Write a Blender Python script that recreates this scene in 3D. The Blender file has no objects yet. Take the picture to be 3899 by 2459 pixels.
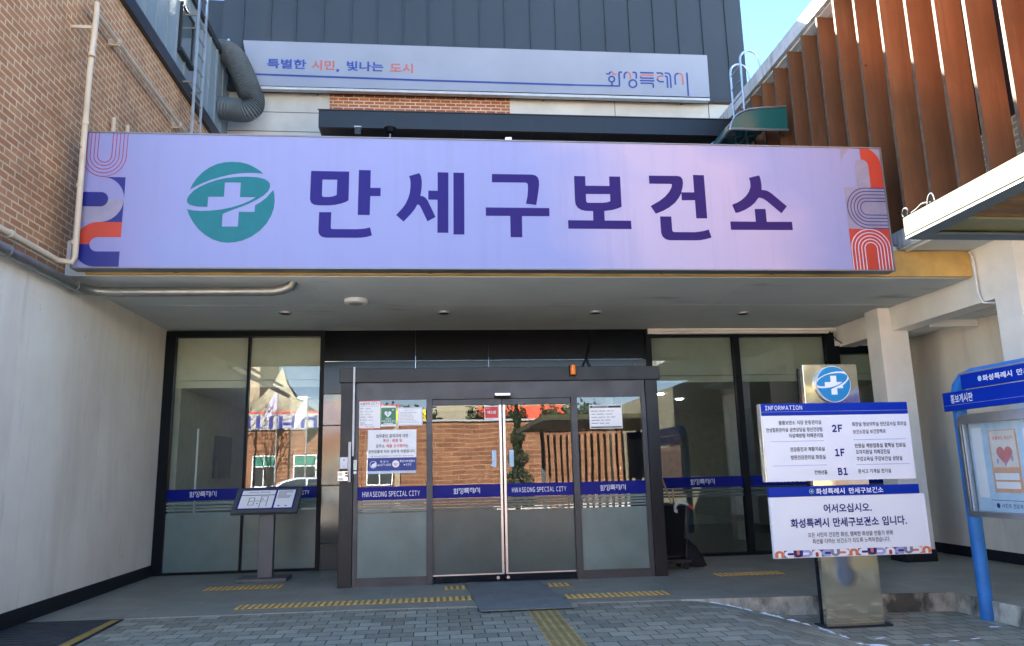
import bpy, bmesh, math, random
from math import sin, cos, pi, radians, atan2, sqrt
from mathutils import Vector, Matrix
from mathutils.geometry import tessellate_polygon
sc = bpy.context.scene
C = sc.collection
R = random.Random(7)
# ---------------- camera
cam = bpy.data.cameras.new('camera'); cam.sensor_width = 36.0; cam.lens = 26.47
cam.clip_start = 0.05; cam.clip_end = 3000
co = bpy.data.objects.new('camera', cam); C.objects.link(co); sc.camera = co
cr = Vector((0.99499074, -0.09731707, -0.02286522)); cu = Vector((0.00355901, -0.19409791, 0.98097571)); cf = Vector((0.09990378, 0.97614312, 0.19277927))
co.matrix_world = Matrix(((cr.x, cu.x, -cf.x, 0), (cr.y, cu.y, -cf.y, 0), (cr.z, cu.z, -cf.z, 1.5), (0, 0, 0, 1)))
# ---------------- world, sun, exposure
SUN = Vector((-0.6, 1.0, 0.873)).normalized()
w = bpy.data.worlds.new('World'); sc.world = w; w.use_nodes = True
wn = w.node_tree; bg = wn.nodes['Background']
sky = wn.nodes.new('ShaderNodeTexSky'); sky.sky_type = 'NISHITA'; sky.sun_disc = False
sky.sun_elevation = math.asin(SUN.z); sky.sun_rotation = atan2(SUN.x, SUN.y)
sky.air_density = 1.0; sky.dust_density = 0.0; sky.ozone_density = 2.5; sky.altitude = 2000
hs = wn.nodes.new('ShaderNodeHueSaturation'); hs.inputs['Saturation'].default_value = 1.2
wn.links.new(sky.outputs[0], hs.inputs['Color']); tn = wn.nodes.new('ShaderNodeMix'); tn.data_type = 'RGBA'; tn.blend_type = 'MULTIPLY'; tn.inputs[0].default_value = 1.0; tn.inputs[7].default_value = (1.14, .87, .74, 1)
wn.links.new(hs.outputs[0], tn.inputs[6]); wn.links.new(tn.outputs[2], bg.inputs[0])
bg.inputs[1].default_value = 0.05
sl = bpy.data.lights.new('sun', 'SUN'); sl.energy = 5.0; sl.angle = radians(0.5); sl.color = (1, 0.93, 0.82)
so = bpy.data.objects.new('sun', sl); C.objects.link(so); so.rotation_euler = SUN.to_track_quat('Z', 'Y').to_euler(); so.location = (-10, 30, 30)
sc.view_settings.view_transform = 'Standard'; sc.view_settings.look = 'None'
sc.view_settings.exposure = 4.2; sc.view_settings.gamma = 1.0
sc.render.engine = 'CYCLES'
sc.cycles.use_denoising = True; sc.cycles.max_bounces = 8; sc.cycles.transparent_max_bounces = 12
sc.cycles.caustics_reflective = False; sc.cycles.caustics_refractive = False
# ---------------- materials
M = {}
def srgb(r, g, b):
    f = lambda c: (c / 255 / 12.92) if c / 255 <= 0.04045 else ((c / 255 + 0.055) / 1.055) ** 2.4
    return (f(r), f(g), f(b), 1)
def col(c): return (c[0], c[1], c[2], 1) if len(c) == 3 else c
class NT:
    def __init__(s, name):
        s.m = bpy.data.materials.new(name); s.m.use_nodes = True; s.t = s.m.node_tree; s.n = s.t.nodes
        s.b = s.n['Principled BSDF']; s.out = s.n['Material Output']; M[name] = s.m
    def new(s, k, **kw):
        n = s.n.new('ShaderNode' + k)
        for a, v in kw.items():
            if hasattr(n, a): setattr(n, a, v)
        return n
    def lk(s, a, b): s.t.links.new(a, b)
    def co(s, scale=(1, 1, 1), world=False):
        g = s.new('NewGeometry') if world else s.new('TexCoord'); mp = s.new('Mapping'); mp.inputs['Scale'].default_value = scale
        s.lk(g.outputs['Position' if world else 'Object'], mp.inputs[0]); return mp.outputs[0]
    def noise(s, vec, scale, detail=3, rough=.5):
        n = s.new('TexNoise'); n.inputs['Scale'].default_value = scale; n.inputs['Detail'].default_value = detail; n.inputs['Roughness'].default_value = rough
        s.lk(vec, n.inputs['Vector']); return n.outputs[0]
    def ramp(s, f, stops):
        r = s.new('ValToRGB'); s.lk(f, r.inputs[0]); e = r.color_ramp.elements
        while len(e) < len(stops): e.new(.5)
        for i, (p, c) in enumerate(stops): e[i].position = p; e[i].color = col(c) if not isinstance(c, (int, float)) else (c, c, c, 1)
        return r.outputs[0]
    def mix(s, f, a, b, mode='MIX'):
        n = s.new('Mix', data_type='RGBA', blend_type=mode)
        for k, v in ((0, f), (6, a), (7, b)):
            if isinstance(v, (int, float)): n.inputs[k].default_value = v
            elif isinstance(v, tuple): n.inputs[k].default_value = col(v)
            else: s.lk(v, n.inputs[k])
        return n.outputs[2]
    def math(s, op, a, b=0.0, c=0.0):
        n = s.new('Math', operation=op)
        for k, v in ((0, a), (1, b), (2, c)):
            if isinstance(v, (int, float)): n.inputs[k].default_value = v
            else: s.lk(v, n.inputs[k])
        return n.outputs[0]
    def bump(s, h, st=.3, d=.01):
        n = s.new('Bump'); n.inputs['Strength'].default_value = st; n.inputs['Distance'].default_value = d
        s.lk(h, n.inputs['Height']); s.lk(n.outputs[0], s.b.inputs['Normal']); return n.outputs[0]
    def base(s, c):
        if isinstance(c, tuple): s.b.inputs['Base Color'].default_value = col(c)
        else: s.lk(c, s.b.inputs['Base Color'])
    def pr(s, rough=.5, metal=0, spec=.5):
        s.b.inputs['Roughness'].default_value = rough; s.b.inputs['Metallic'].default_value = metal
        s.b.inputs['Specular IOR Level'].default_value = spec
def simple(name, c, rough=.5, metal=0, spec=.5, var=.12, scale=6, bump=0, bs=60, rvar=0):
    t = NT(name); t.pr(rough, metal, spec); v = t.co(world=True)
    n = t.noise(v, scale, 4, .6); c = col(c)
    lo = tuple(x * (1 - var) for x in c[:3]); hi = tuple(min(1, x * (1 + var)) for x in c[:3])
    t.base(t.ramp(n, [(.3, lo), (.7, hi)]))
    if bump: t.bump(t.noise(v, bs, 4, .6), bump, .004)
    if rvar: t.lk(t.ramp(t.noise(v, scale * 2.3, 3), [(.3, rough - rvar), (.7, rough + rvar)]), t.b.inputs['Roughness'])
    return t
def streaks(t, c, stain, axis_scale, lo=.5, hi=.75, amt=.5):
    n = t.noise(t.co(axis_scale, True), 1, 5, .6)
    f = t.math('MULTIPLY', t.ramp(n, [(lo, 0.0), (hi, 1.0)]), amt)
    return t.mix(f, c, stain)
def brickmat(name, plane, c1, c2, mortar, bw=.225, bh=.0775, ms=.011, var=.35, rough=.85, off=.5, stain=None, bstr=.6, bd=.006):
    t = NT(name); t.pr(rough, 0, .25); g = t.new('NewGeometry'); sp = t.new('SeparateXYZ'); t.lk(g.outputs['Position'], sp.inputs[0])
    cb = t.new('CombineXYZ'); a, b = plane
    t.lk(sp.outputs['XYZ'.index(a)], cb.inputs[0]); t.lk(sp.outputs['XYZ'.index(b)], cb.inputs[1])
    br = t.new('TexBrick'); br.offset = off; t.lk(cb.outputs[0], br.inputs['Vector'])
    br.inputs['Scale'].default_value = 1; br.inputs['Brick Width'].default_value = bw; br.inputs['Row Height'].default_value = bh
    br.inputs['Mortar Size'].default_value = ms; br.inputs['Mortar Smooth'].default_value = .15; br.inputs['Bias'].default_value = 0
    br.inputs['Color1'].default_value = col(c1); br.inputs['Color2'].default_value = col(c2); br.inputs['Mortar'].default_value = col(mortar)
    v = t.co(world=True)
    cc = t.mix(t.ramp(t.noise(v, 2.2, 5, .65), [(.3, 0.0), (.75, 1.0)]), br.outputs[0], t.mix(.55, br.outputs[0], tuple(x * .45 for x in c1[:3]) + (1,)), 'MIX')
    cc = t.mix(var, cc, t.mix(1.0, cc, t.ramp(t.noise(v, 35, 3, .7), [(.25, .6), (.75, 1.3)]), 'MULTIPLY'))
    if stain: cc = streaks(t, cc, stain, (.9, .9, .25), .52, .7, .55)
    t.base(cc)
    h = t.math('ADD', t.math('MULTIPLY', br.outputs['Fac'], -1.0), t.math('MULTIPLY', t.noise(v, 70, 3), .25))
    t.bump(h, bstr, bd); return t
# walls
t = NT('plaster'); t.pr(.85, 0, .2); v = t.co(world=True)
c = t.ramp(t.noise(v, .9, 5, .6), [(.3, (.83, .77, .67)), (.7, (.92, .87, .77))])
c = streaks(t, c, (.50, .42, .33), (1.3, 1.3, .22), .48, .78, .42); c = streaks(t, c, (.40, .36, .31), (4.5, 4.5, .5), .60, .74, .35)
c = t.mix(t.math('MULTIPLY', t.ramp(t.noise(t.co((2.5, 2.5, 1.2), True), 3, 5, .7), [(.66, 0.0), (.74, 1.0)]), .35), c, (.25, .23, .2))
t.base(c); t.bump(t.noise(v, 45, 5, .6), .35, .006)
t = NT('ceiling_paint'); t.pr(.8, 0, .2); v = t.co(world=True)
c = t.ramp(t.noise(v, .8, 5, .65), [(.3, (.58, .61, .61)), (.7, (.67, .70, .70))])
t.base(streaks(t, c, (.17, .15, .13), (.5, 1.6, 1), .60, .74, .6)); t.bump(t.noise(v, 20, 4), .15, .005)
t = NT('concrete_paint'); t.pr(.8, 0, .2); v = t.co(world=True)
c = t.ramp(t.noise(v, 1.5, 5, .6), [(.3, (.42, .43, .41)), (.7, (.52, .53, .51))]); t.base(streaks(t, c, (.33, .34, .33), (.7, .7, .5), .5, .7, .5)); t.bump(t.noise(v, 50, 4), .2, .004)
t = NT('weathered_concrete'); t.pr(.9, 0, .15); v = t.co(world=True)
c = t.ramp(t.noise(v, 2, 6, .7), [(.3, (.42, .43, .42)), (.65, (.62, .63, .62))])
c = streaks(t, c, (.07, .07, .065), (3, 3, .6), .52, .66, .8); t.base(c); t.bump(t.noise(v, 30, 6, .7), .5, .01)
t = NT('curb_concrete'); t.pr(.9, 0, .15); v = t.co(world=True)
c = t.ramp(t.noise(v, 2.5, 6, .7), [(.3, (.34, .32, .26)), (.65, (.66, .62, .52))])
c = streaks(t, c, (.03, .03, .028), (2, 2, 1.2), .48, .62, .85); t.base(c); t.bump(t.noise(v, 30, 6, .7), .5, .01)
brickmat('brick_left', 'YZ', (.56, .275, .135), (.42, .185, .088), (.72, .57, .37), bw=.235, bh=.084, ms=.011, stain=(.12, .085, .06))
brickmat('brick_orange', 'XZ', (.42, .15, .065), (.27, .08, .038), (.56, .50, .42), ms=.012)
brickmat('brick_gray', 'YZ', (.22, .215, .15), (.17, .165, .12), (.42, .42, .33), ms=.010)
brickmat('brick_grayx', 'XZ', (.22, .215, .15), (.17, .165, .12), (.42, .42, .33), ms=.010)
brickmat('brick_far', 'XZ', (.25, .118, .066), (.15, .062, .036), (.33, .22, .13), bw=.62, bh=.2, ms=.018)
def cladding(name, c, axis, rough=.42):
    t = simple(name, c, rough, .0, .5, .10, .5)
    t.bump(t.noise(t.co((1.5, 1.5, .5), True), 1.3, 2), .25, .03); return t
cladding('clad_dark', (.021, .029, .039), 'X'); cladding('clad_skylit', (.19, .24, .27), 'Y', .35)  # second one is lighter: sky reflection on the left cladding put into its colour
simple('trim_dark', (.018, .02, .026), .45, 0, .5, .15)
simple('canopy_dark', (.008, .012, .018), .4, 0, .5, .15, 2)
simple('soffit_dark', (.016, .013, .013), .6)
t = NT('fin_wood'); t.pr(.75, 0, .2); v = t.co((1, 1, 1), True)
c = t.ramp(t.noise(v, 1.2, 4, .6), [(.3, (.175, .078, .037)), (.7, (.25, .106, .050))])
c = t.mix(t.ramp(t.noise(t.co((14, 14, 1.2), True), 1, 4, .6), [(.35, .0), (.75, .5)]), c, (.14, .058, .028))
vo = t.new('TexVoronoi'); vo.inputs['Scale'].default_value = 2.3; t.lk(t.co((1, 1, 1), True), vo.inputs[0])
c = t.mix(t.ramp(vo.outputs['Distance'], [(.035, .85), (.06, 0.0)]), c, (.05, .02, .012)); oi = t.new('ObjectInfo'); c = t.mix(1.0, c, t.ramp(oi.outputs['Random'], [(0.0, .74), (1.0, 1.12)]), 'MULTIPLY'); c = streaks(t, c, (.30, .16, .085), (5, 5, .35), .56, .72, .45); t.base(c); t.bump(t.noise(v, 60, 4), .25, .003)
simple('fin_edge', (.115, .08, .055), .8, 0, .2, .2, 12)
# metals, frames
simple('frame_dark', (.005, .008, .011), .45, 0, .15); t = simple('portal_dark', (.014, .017, .020), .42, .3, .5, .12, 1.5, 0, rvar=.06)
simple('portal_frame', (.066, .070, .076), .45, .4, .5, .14, 2, 0, rvar=.08)
simple('black_stone', (.003, .005, .009), .22, 0, .12, .3, 3)
simple('black_panel', (.008, .012, .017), .14, 0, .35, .3, 3)
simple('black_paint', (.012, .013, .018), .6, 0, .4, .3, 8)
simple('alu', (.62, .64, .66), .3, .9, .5, .08); simple('alu_dull', (.42, .43, .44), .5, .6, .5, .1)
simple('steel_pipe', (.30, .30, .285), .42, .75, .5, .15, 4, 0, rvar=.08); simple('galv', (.55, .58, .60), .33, .85, .5, .12, 5)
t = NT('beige_pipe'); t.pr(.55, 0, .4); v = t.co(world=True)
t.base(t.mix(t.ramp(t.noise(v, 6, 5, .65), [(.66, 0.0), (.70, 1.0)]), t.ramp(t.noise(v, 3, 4), [(.3, (.50, .41, .30)), (.7, (.62, .53, .41))]), (.22, .20, .19)))
simple('duct_gray', (.085, .105, .118), .6, 0, .4, .15, 4)
simple('clamp', (.5, .52, .45), .5)
simple('yellow_beam', (.56, .35, .115), .6, 0, .3, .22, 2.2); simple('white_paint', (.86, .83, .78), .7, 0, .3, .07, 2, .15)
simple('white_plain', (.78, .79, .82), .45, 0, .4, .03); simple('white_board', (.86, .87, .95), .32, 0, .5, .02, 1)
simple('sign_upper', (.215, .245, .31), .4, 0, .4, .06, .8)
simple('board_blue', (.004, .032, .38), .35, 0, .15, .04); simple('ink_blue', (.008, .018, .20), .5, 0, .15) if 0 else simple('ink_blue', (.008, .018, .20), .45, 0, .4, .03); simple('line_blue', (.008, .028, .19), .45)
simple('logo_blue', (.010, .038, .24), .45); simple('logo_red', (.36, .095, .07), .5); simple('ink_black', (.025, .025, .035), .5); simple('ink_gray', (.16, .17, .22), .5)
simple('ink_red', (.62, .03, .06), .5); simple('text_white', (.85, .86, .9), .45, 0, .4, .02); simple('text_dark', (.03, .032, .05), .5)
simple('band_blue', (.003, .012, .20), .3, 0, .12, .04); simple('teal', (.012, .135, .17), .4, 0, .2, .05); simple('emblem_blue', (.0, .23, .52), .35, 0, .5, .04)
simple('pat_red', (.42, .045, .024), .45, 0, .4, .05); simple('pat_blue', (.006, .010, .16), .45); simple('pat_gray', (.24, .225, .32), .45); simple('pat_white', (.52, .48, .62), .45)
simple('pat_lilac', (.36, .38, .68), .45); simple('pat_orange', (.72, .20, .09), .45); simple('pat_crimson', (.30, .025, .055), .45)
# main sign print: lavender blue flowing into pink
t = NT('sign_print'); t.pr(.42, 0, .25)
g = t.new('NewGeometry'); sp = t.new('SeparateXYZ'); t.lk(g.outputs['Position'], sp.inputs[0])
nz = t.noise(t.co((.55, .55, .8), True), 1, 3, .5)
xx = t.math('ADD', t.math('ADD', sp.outputs[0], t.math('MULTIPLY', sp.outputs[2], .35)), t.math('MULTIPLY', t.math('SUBTRACT', nz, .5), 2.2))
f = t.math('DIVIDE', t.math('ADD', xx, 4.0), 12.0)
t.lk(t.ramp(t.noise(t.co((3, 3, .5), True), 2, 5), [(.3, .36), (.7, .52)]), t.b.inputs['Roughness'])
A_ = (.235, .262, .50); B_ = (.41, .35, .51); D_ = (.27, .275, .49)
t.base(t.mix(t.math('MULTIPLY', t.ramp(t.noise(t.co((7, 7, .35), True), 1, 5, .65), [(.52, 0.0), (.8, 1.0)]), .22), t.ramp(f, [(0.0, (.23, .215, .40)), (.16, (.235, .24, .46)), (.20, (.215, .245, .47)), (.60, A_), (.69, B_), (.79, (.42, .345, .50)), (.86, D_), (1.0, (.25, .26, .46))]), (.17, .175, .30)))
t = NT('letter_violet'); t.pr(.5, 0, .15); g = t.new('NewGeometry'); sp = t.new('SeparateXYZ'); t.lk(g.outputs['Position'], sp.inputs[0])
t.base(t.ramp(t.math('DIVIDE', t.math('ADD', sp.outputs[0], 2.0), 7.0), [(.2, (.018, .015, .15)), (.75, (.026, .010, .11))]))
# stainless
t = NT('stainless'); t.pr(.08, .88, .5); t.base((.80, .71, .54)); t.bump(t.noise(t.co((1, 1, 1), True), 3.2, 1), .25, .015)
t = NT('stainless_column'); t.pr(.10, 1, .5); t.base((.10, .095, .09)); t.bump(t.noise(t.co((1, 1, .6), True), 2.2, 1), .15, .04)
# glass
def glass(name, refl, tint, wav=.02, ws=1.0, gcol=(.95, .97, 1)):
    t = NT(name); t.n.remove(t.b)
    tr = t.new('BsdfTransparent'); tr.inputs[0].default_value = col(tint); gl = t.new('BsdfGlossy'); gl.inputs['Roughness'].default_value = 0.0; gl.inputs[0].default_value = col(gcol)
    fr = t.new('LayerWeight'); fr.inputs['Blend'].default_value = .5
    f = t.math('MINIMUM', t.math('ADD', t.math('MULTIPLY', t.math('POWER', fr.outputs['Facing'], 5.0), .9), refl + .045), 1.0)
    mx = t.new('MixShader'); t.lk(f, mx.inputs[0]); t.lk(tr.outputs[0], mx.inputs[1]); t.lk(gl.outputs[0], mx.inputs[2]); t.lk(mx.outputs[0], t.out.inputs[0])
    if wav:
        b = t.new('Bump'); b.inputs['Strength'].default_value = 1.0; b.inputs['Distance'].default_value = wav
        t.lk(t.noise(t.co((ws, ws, ws * .6), True), 1, 1), b.inputs['Height']); t.lk(b.outputs[0], gl.inputs['Normal'])
    return t
glass('glass_door', .045, (.74, .82, .78), .0012, 1.5); glass('glass_window', .06, (.86, .92, .86), .0002, .6); glass('glass_dark', .035, (.58, .66, .64), .003, .8)
glass('glass_case', .04, (.93, .96, .98), .001, .5)
simple('frost', (.15, .215, .20), .3, 0, .5, .22, 1.3); simple('frost_dark', (.066, .10, .094), .26, 0, .5, .2, 1.1)
t = NT('green_poly'); t.pr(.2, 0, .5); t.base((.018, .12, .115)); t.b.inputs['Transmission Weight'].default_value = .15
simple('wall_beige', (.66, .66, .56), .8, 0, .2, .05); simple('inner_wall', (.40, .42, .36), .8); simple('inner_dark', (.045, .05, .055), .8); simple('inner_floor', (.10, .10, .10), .3)
# ground
t = brickmat('paving', 'XY', (.50, .465, .35), (.28, .26, .195), (.055, .052, .045), bw=.228, bh=.195, ms=.006, var=.5, rough=.8, bstr=1.0, bd=.012)
t = brickmat('granite_tiles', 'XY', (.36, .355, .29), (.32, .315, .26), (.60, .58, .50), bw=1.15, bh=.82, ms=.003, var=.4, rough=.48, off=0.5, bstr=.2, bd=.002)
t = NT('mat_rubber'); t.pr(.75, 0, .3); v = t.co(world=True); c = t.ramp(t.noise(v, 3, 5, .7), [(.3, (.17, .178, .17)), (.7, (.24, .25, .235))])
wv = t.new('TexWave', wave_type='BANDS', bands_direction='Y'); wv.inputs['Scale'].default_value = 14; t.lk(v, wv.inputs[0]); t.base(t.mix(t.ramp(t.noise(t.co((8, 1, 1), True), 2, 5, .75), [(.55, 0.0), (.75, .5)]), c, (.29, .31, .33))); t.bump(wv.outputs[1], .4, .003)
simple('mat_dark', (.025, .034, .042), .6, 0, .4, .3, 5); simple('yellow_strip', (.40, .25, .06), .7, 0, .3, .2, 4)
t = simple('tactile', (.42, .26, .085), .7, 0, .3, .25, 5, .2); simple('tactile_bar', (.88, .60, .22), .65, 0, .3, .2, 8)
simple('tactile_path', (.50, .37, .15), .8, 0, .2, .22, 5, .3, 90); simple('tactile_pathbar', (.34, .24, .095), .8, 0, .2, .2, 6)
simple('snow', (.88, .89, .90), .7, 0, .3, .04); simple('bounce_paving', (.52, .50, .47), .85, 0, .2, .15, 2, .3); simple('added_asphalt', (.055, .056, .06), .9, 0, .2, .3, 3, .3)
simple('pole_blue', (.035, .21, .60), .45, 0, .4, .22, 3); simple('kiosk_gray', (.10, .105, .11), .45, .2, .5, .1, 3)
simple('paper', (.90, .90, .90), .6, 0, .3, .02); simple('pale_blue', (.55, .72, .85), .5); simple('green_sign', (.01, .19, .08), .4); simple('red_sign', (.62, .035, .03), .4); simple('orange_lens', (.85, .22, .01), .25)
simple('poster_orange', (.80, .44, .26), .5); simple('poster_cream', (.80, .74, .66), .5); simple('poster_red', (.72, .24, .22), .5); simple('skin_tone', (.7, .45, .35), .6)
simple('bamboo', (.45, .30, .13), .6); simple('plastic_black', (.004, .005, .008), .5, 0, .15); simple('straw', (.30, .21, .09), .8); simple('glove', (.62, .62, .55), .8)
simple('pavilion_paint', (.064, .064, .036), .7, 0, .15, .05, 2); simple('pavilion_steel', (.08, .10, .115), .5, .3, .5, .1); simple('pavilion_wood', (.13, .075, .035), .6, 0, .3, .3, 4); simple('olive', (.14, .135, .075), .6)
simple('tent_white', (.26, .24, .17), .7); simple('banner_white', (.30, .31, .33), .6); simple('far_beige', (.30, .24, .16), .8); simple('leaf_dark', (.035, .055, .028), .8, 0, .2, .5, 9); simple('bark', (.16, .12, .09), .9)
simple('car_paint', (.23, .27, .31), .25, .5, .5, .04); simple('car_glass', (.02, .025, .03), .08); simple('tyre', (.02, .02, .02), .8); simple('red_roof', (.65, .09, .05), .5); simple('green_curtain', (.03, .17, .12), .8); simple('yellow_sign', (.85, .68, .03), .5)
def emit(name, c, s):
    t = NT(name); t.base(c); t.b.inputs['Emission Color'].default_value = col(c); t.b.inputs['Emission Strength'].default_value = s
simple('sign_frame', (.20, .20, .21), .45, .4)
emit('lamp_glow', (1, .96, .9), 2.5); simple('screen', (.65, .70, .45), .3)
GLYPHS=[[[(-1.531,5.19),(-1.069,5.189),(-1.071,4.813),(-1.105,4.791),(-1.158,4.771),(-1.223,4.754),(-1.295,4.745),(-1.367,4.744),(-1.439,4.745),(-1.479,4.751),(-1.508,4.766),(-1.527,4.79),(-1.536,4.826)],[(-1.391,5.079),(-1.213,5.079),(-1.215,4.883),(-1.239,4.87),(-1.265,4.861),(-1.298,4.855),(-1.344,4.853),(-1.373,4.854),(-1.389,4.862),(-1.393,4.874)]],[[(-0.95,5.212),(-0.806,5.211),(-0.807,4.98),(-0.681,4.981),(-0.682,4.873),(-0.807,4.872),(-0.811,4.625),(-0.956,4.626)]],[[(-1.421,4.657),(-1.275,4.658),(-1.277,4.462),(-1.272,4.448),(-1.255,4.442),(-0.981,4.443),(-0.915,4.446),(-0.856,4.454),(-0.805,4.468),(-0.78,4.365),(-0.841,4.346),(-0.9,4.337),(-0.966,4.333),(-1.324,4.332),(-1.367,4.338),(-1.4,4.357),(-1.418,4.384),(-1.425,4.422)]],[[(-0.335,5.141),(-0.206,5.184),(-0.186,5.143),(-0.176,5.089),(-0.175,5.038),(-0.18,4.966),(-0.192,4.883),(-0.159,4.879),(-0.129,4.86),(-0.102,4.824),(-0.006,4.609),(-0.106,4.552),(-0.186,4.73),(-0.203,4.759),(-0.228,4.773),(-0.263,4.708),(-0.317,4.637),(-0.398,4.546),(-0.49,4.63),(-0.411,4.721),(-0.371,4.785),(-0.341,4.857),(-0.324,4.921),(-0.315,5.0),(-0.315,5.065),(-0.322,5.108)]],[[(0.021,5.199),(0.157,5.198),(0.151,4.406),(0.016,4.406),(0.019,4.835),(-0.095,4.836),(-0.095,4.954),(0.021,4.954)]],[[(0.219,5.198),(0.355,5.197),(0.349,4.386),(0.214,4.385)]],[[(0.705,5.188),(1.219,5.189),(1.26,5.178),(1.289,5.15),(1.302,5.107),(1.303,5.055),(1.295,4.988),(1.258,4.782),(1.127,4.797),(1.148,4.891),(1.157,4.977),(1.158,5.048),(1.151,5.07),(1.13,5.079),(0.703,5.077)]],[[(0.619,4.743),(1.423,4.744),(1.421,4.635),(1.073,4.634),(1.07,4.356),(0.925,4.357),(0.925,4.634),(0.619,4.633)]],[[(1.756,5.179),(1.9,5.179),(1.899,5.05),(2.21,5.051),(2.212,5.18),(2.356,5.181),(2.355,4.772),(2.299,4.748),(2.234,4.728),(2.128,4.713),(2.127,4.587),(2.468,4.588),(2.469,4.476),(1.656,4.474),(1.656,4.586),(1.979,4.586),(1.982,4.71),(1.885,4.712),(1.831,4.724),(1.786,4.754),(1.761,4.796),(1.755,4.853)],[(1.9,4.938),(2.213,4.94),(2.21,4.844),(2.165,4.83),(2.11,4.823),(1.954,4.821),(1.917,4.821),(1.903,4.834),(1.899,4.859)]],[[(2.735,5.2),(3.113,5.203),(3.155,5.194),(3.178,5.162),(3.184,5.109),(3.173,5.045),(3.151,4.979),(3.323,4.981),(3.323,5.22),(3.469,5.219),(3.471,4.629),(3.326,4.628),(3.325,4.873),(3.15,4.87),(3.152,4.968),(3.111,4.9),(3.06,4.836),(2.981,4.773),(2.894,4.724),(2.796,4.684),(2.734,4.787),(2.856,4.858),(2.925,4.911),(2.985,4.975),(3.018,5.028),(3.033,5.072),(3.032,5.085),(3.019,5.091),(2.735,5.09)]],[[(2.849,4.649),(2.997,4.65),(2.998,4.467),(3.005,4.45),(3.025,4.442),(3.295,4.443),(3.361,4.451),(3.418,4.462),(3.479,4.481),(3.509,4.373),(3.428,4.35),(3.362,4.337),(3.296,4.333),(2.953,4.332),(2.903,4.346),(2.868,4.378),(2.851,4.425),(2.85,4.477)]],[[(4.075,5.192),(4.218,5.229),(4.233,5.179),(4.239,5.101),(4.234,5.027),(4.273,5.026),(4.31,5.016),(4.354,4.99),(4.557,4.807),(4.474,4.71),(4.288,4.877),(4.243,4.907),(4.21,4.918),(4.183,4.919),(4.132,4.855),(4.07,4.801),(3.989,4.752),(3.91,4.719),(3.856,4.706),(3.818,4.821),(3.893,4.85),(3.953,4.887),(4.015,4.941),(4.059,5.0),(4.086,5.069),(4.088,5.138)]],[[(4.115,4.765),(4.263,4.767),(4.264,4.592),(4.605,4.595),(4.607,4.483),(3.775,4.479),(3.774,4.591),(4.116,4.592)]]]
EMBLEM=[[(-0.946,0.288),(-0.893,0.431),(-0.806,0.58),(-0.68,0.729),(-0.536,0.847),(-0.359,0.94),(-0.181,0.988),(-0.0,1.0),(0.198,0.988),(0.367,0.938),(0.522,0.857),(0.631,0.785),(0.713,0.712),(0.542,0.727),(0.361,0.729),(0.165,0.714),(-0.045,0.679),(-0.252,0.621),(-0.474,0.544),(-0.664,0.46),(-0.823,0.371)],[(-1.0,0.008),(-0.992,0.074),(-0.953,0.155),(-0.862,0.261),(-0.734,0.36),(-0.559,0.453),(-0.353,0.538),(-0.117,0.594),(0.122,0.625),(0.365,0.634),(0.577,0.621),(0.73,0.586),(0.823,0.532),(0.872,0.468),(0.878,0.377),(0.841,0.279),(0.748,0.178),(0.6,0.07),(0.423,-0.029),(0.247,-0.112),(0.027,-0.205),(-0.175,-0.296),(-0.177,-0.607),(0.183,-0.603),(0.19,-0.242),(0.548,-0.242),(0.551,-0.079),(0.678,0.006),(0.81,0.122),(0.957,0.311),(0.988,0.182),(1.0,0.035),(0.986,-0.143),(0.932,-0.323),(0.835,-0.518),(0.691,-0.696),(0.503,-0.849),(0.299,-0.946),(0.138,-0.985),(-0.023,-1.0),(-0.188,-0.983),(-0.369,-0.919),(-0.551,-0.81),(-0.707,-0.669),(-0.833,-0.503),(-0.932,-0.327),(-0.984,-0.191),(-0.835,-0.222),(-0.672,-0.234),(-0.464,-0.222),(-0.227,-0.193),(0.008,-0.137),(0.245,-0.056),(0.421,0.027),(0.557,0.12),(0.198,0.12),(0.202,0.482),(-0.161,0.48),(-0.167,0.124),(-0.524,0.118),(-0.528,-0.13),(-0.736,-0.126),(-0.856,-0.104),(-0.94,-0.072),(-0.983,-0.031)]]
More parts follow.
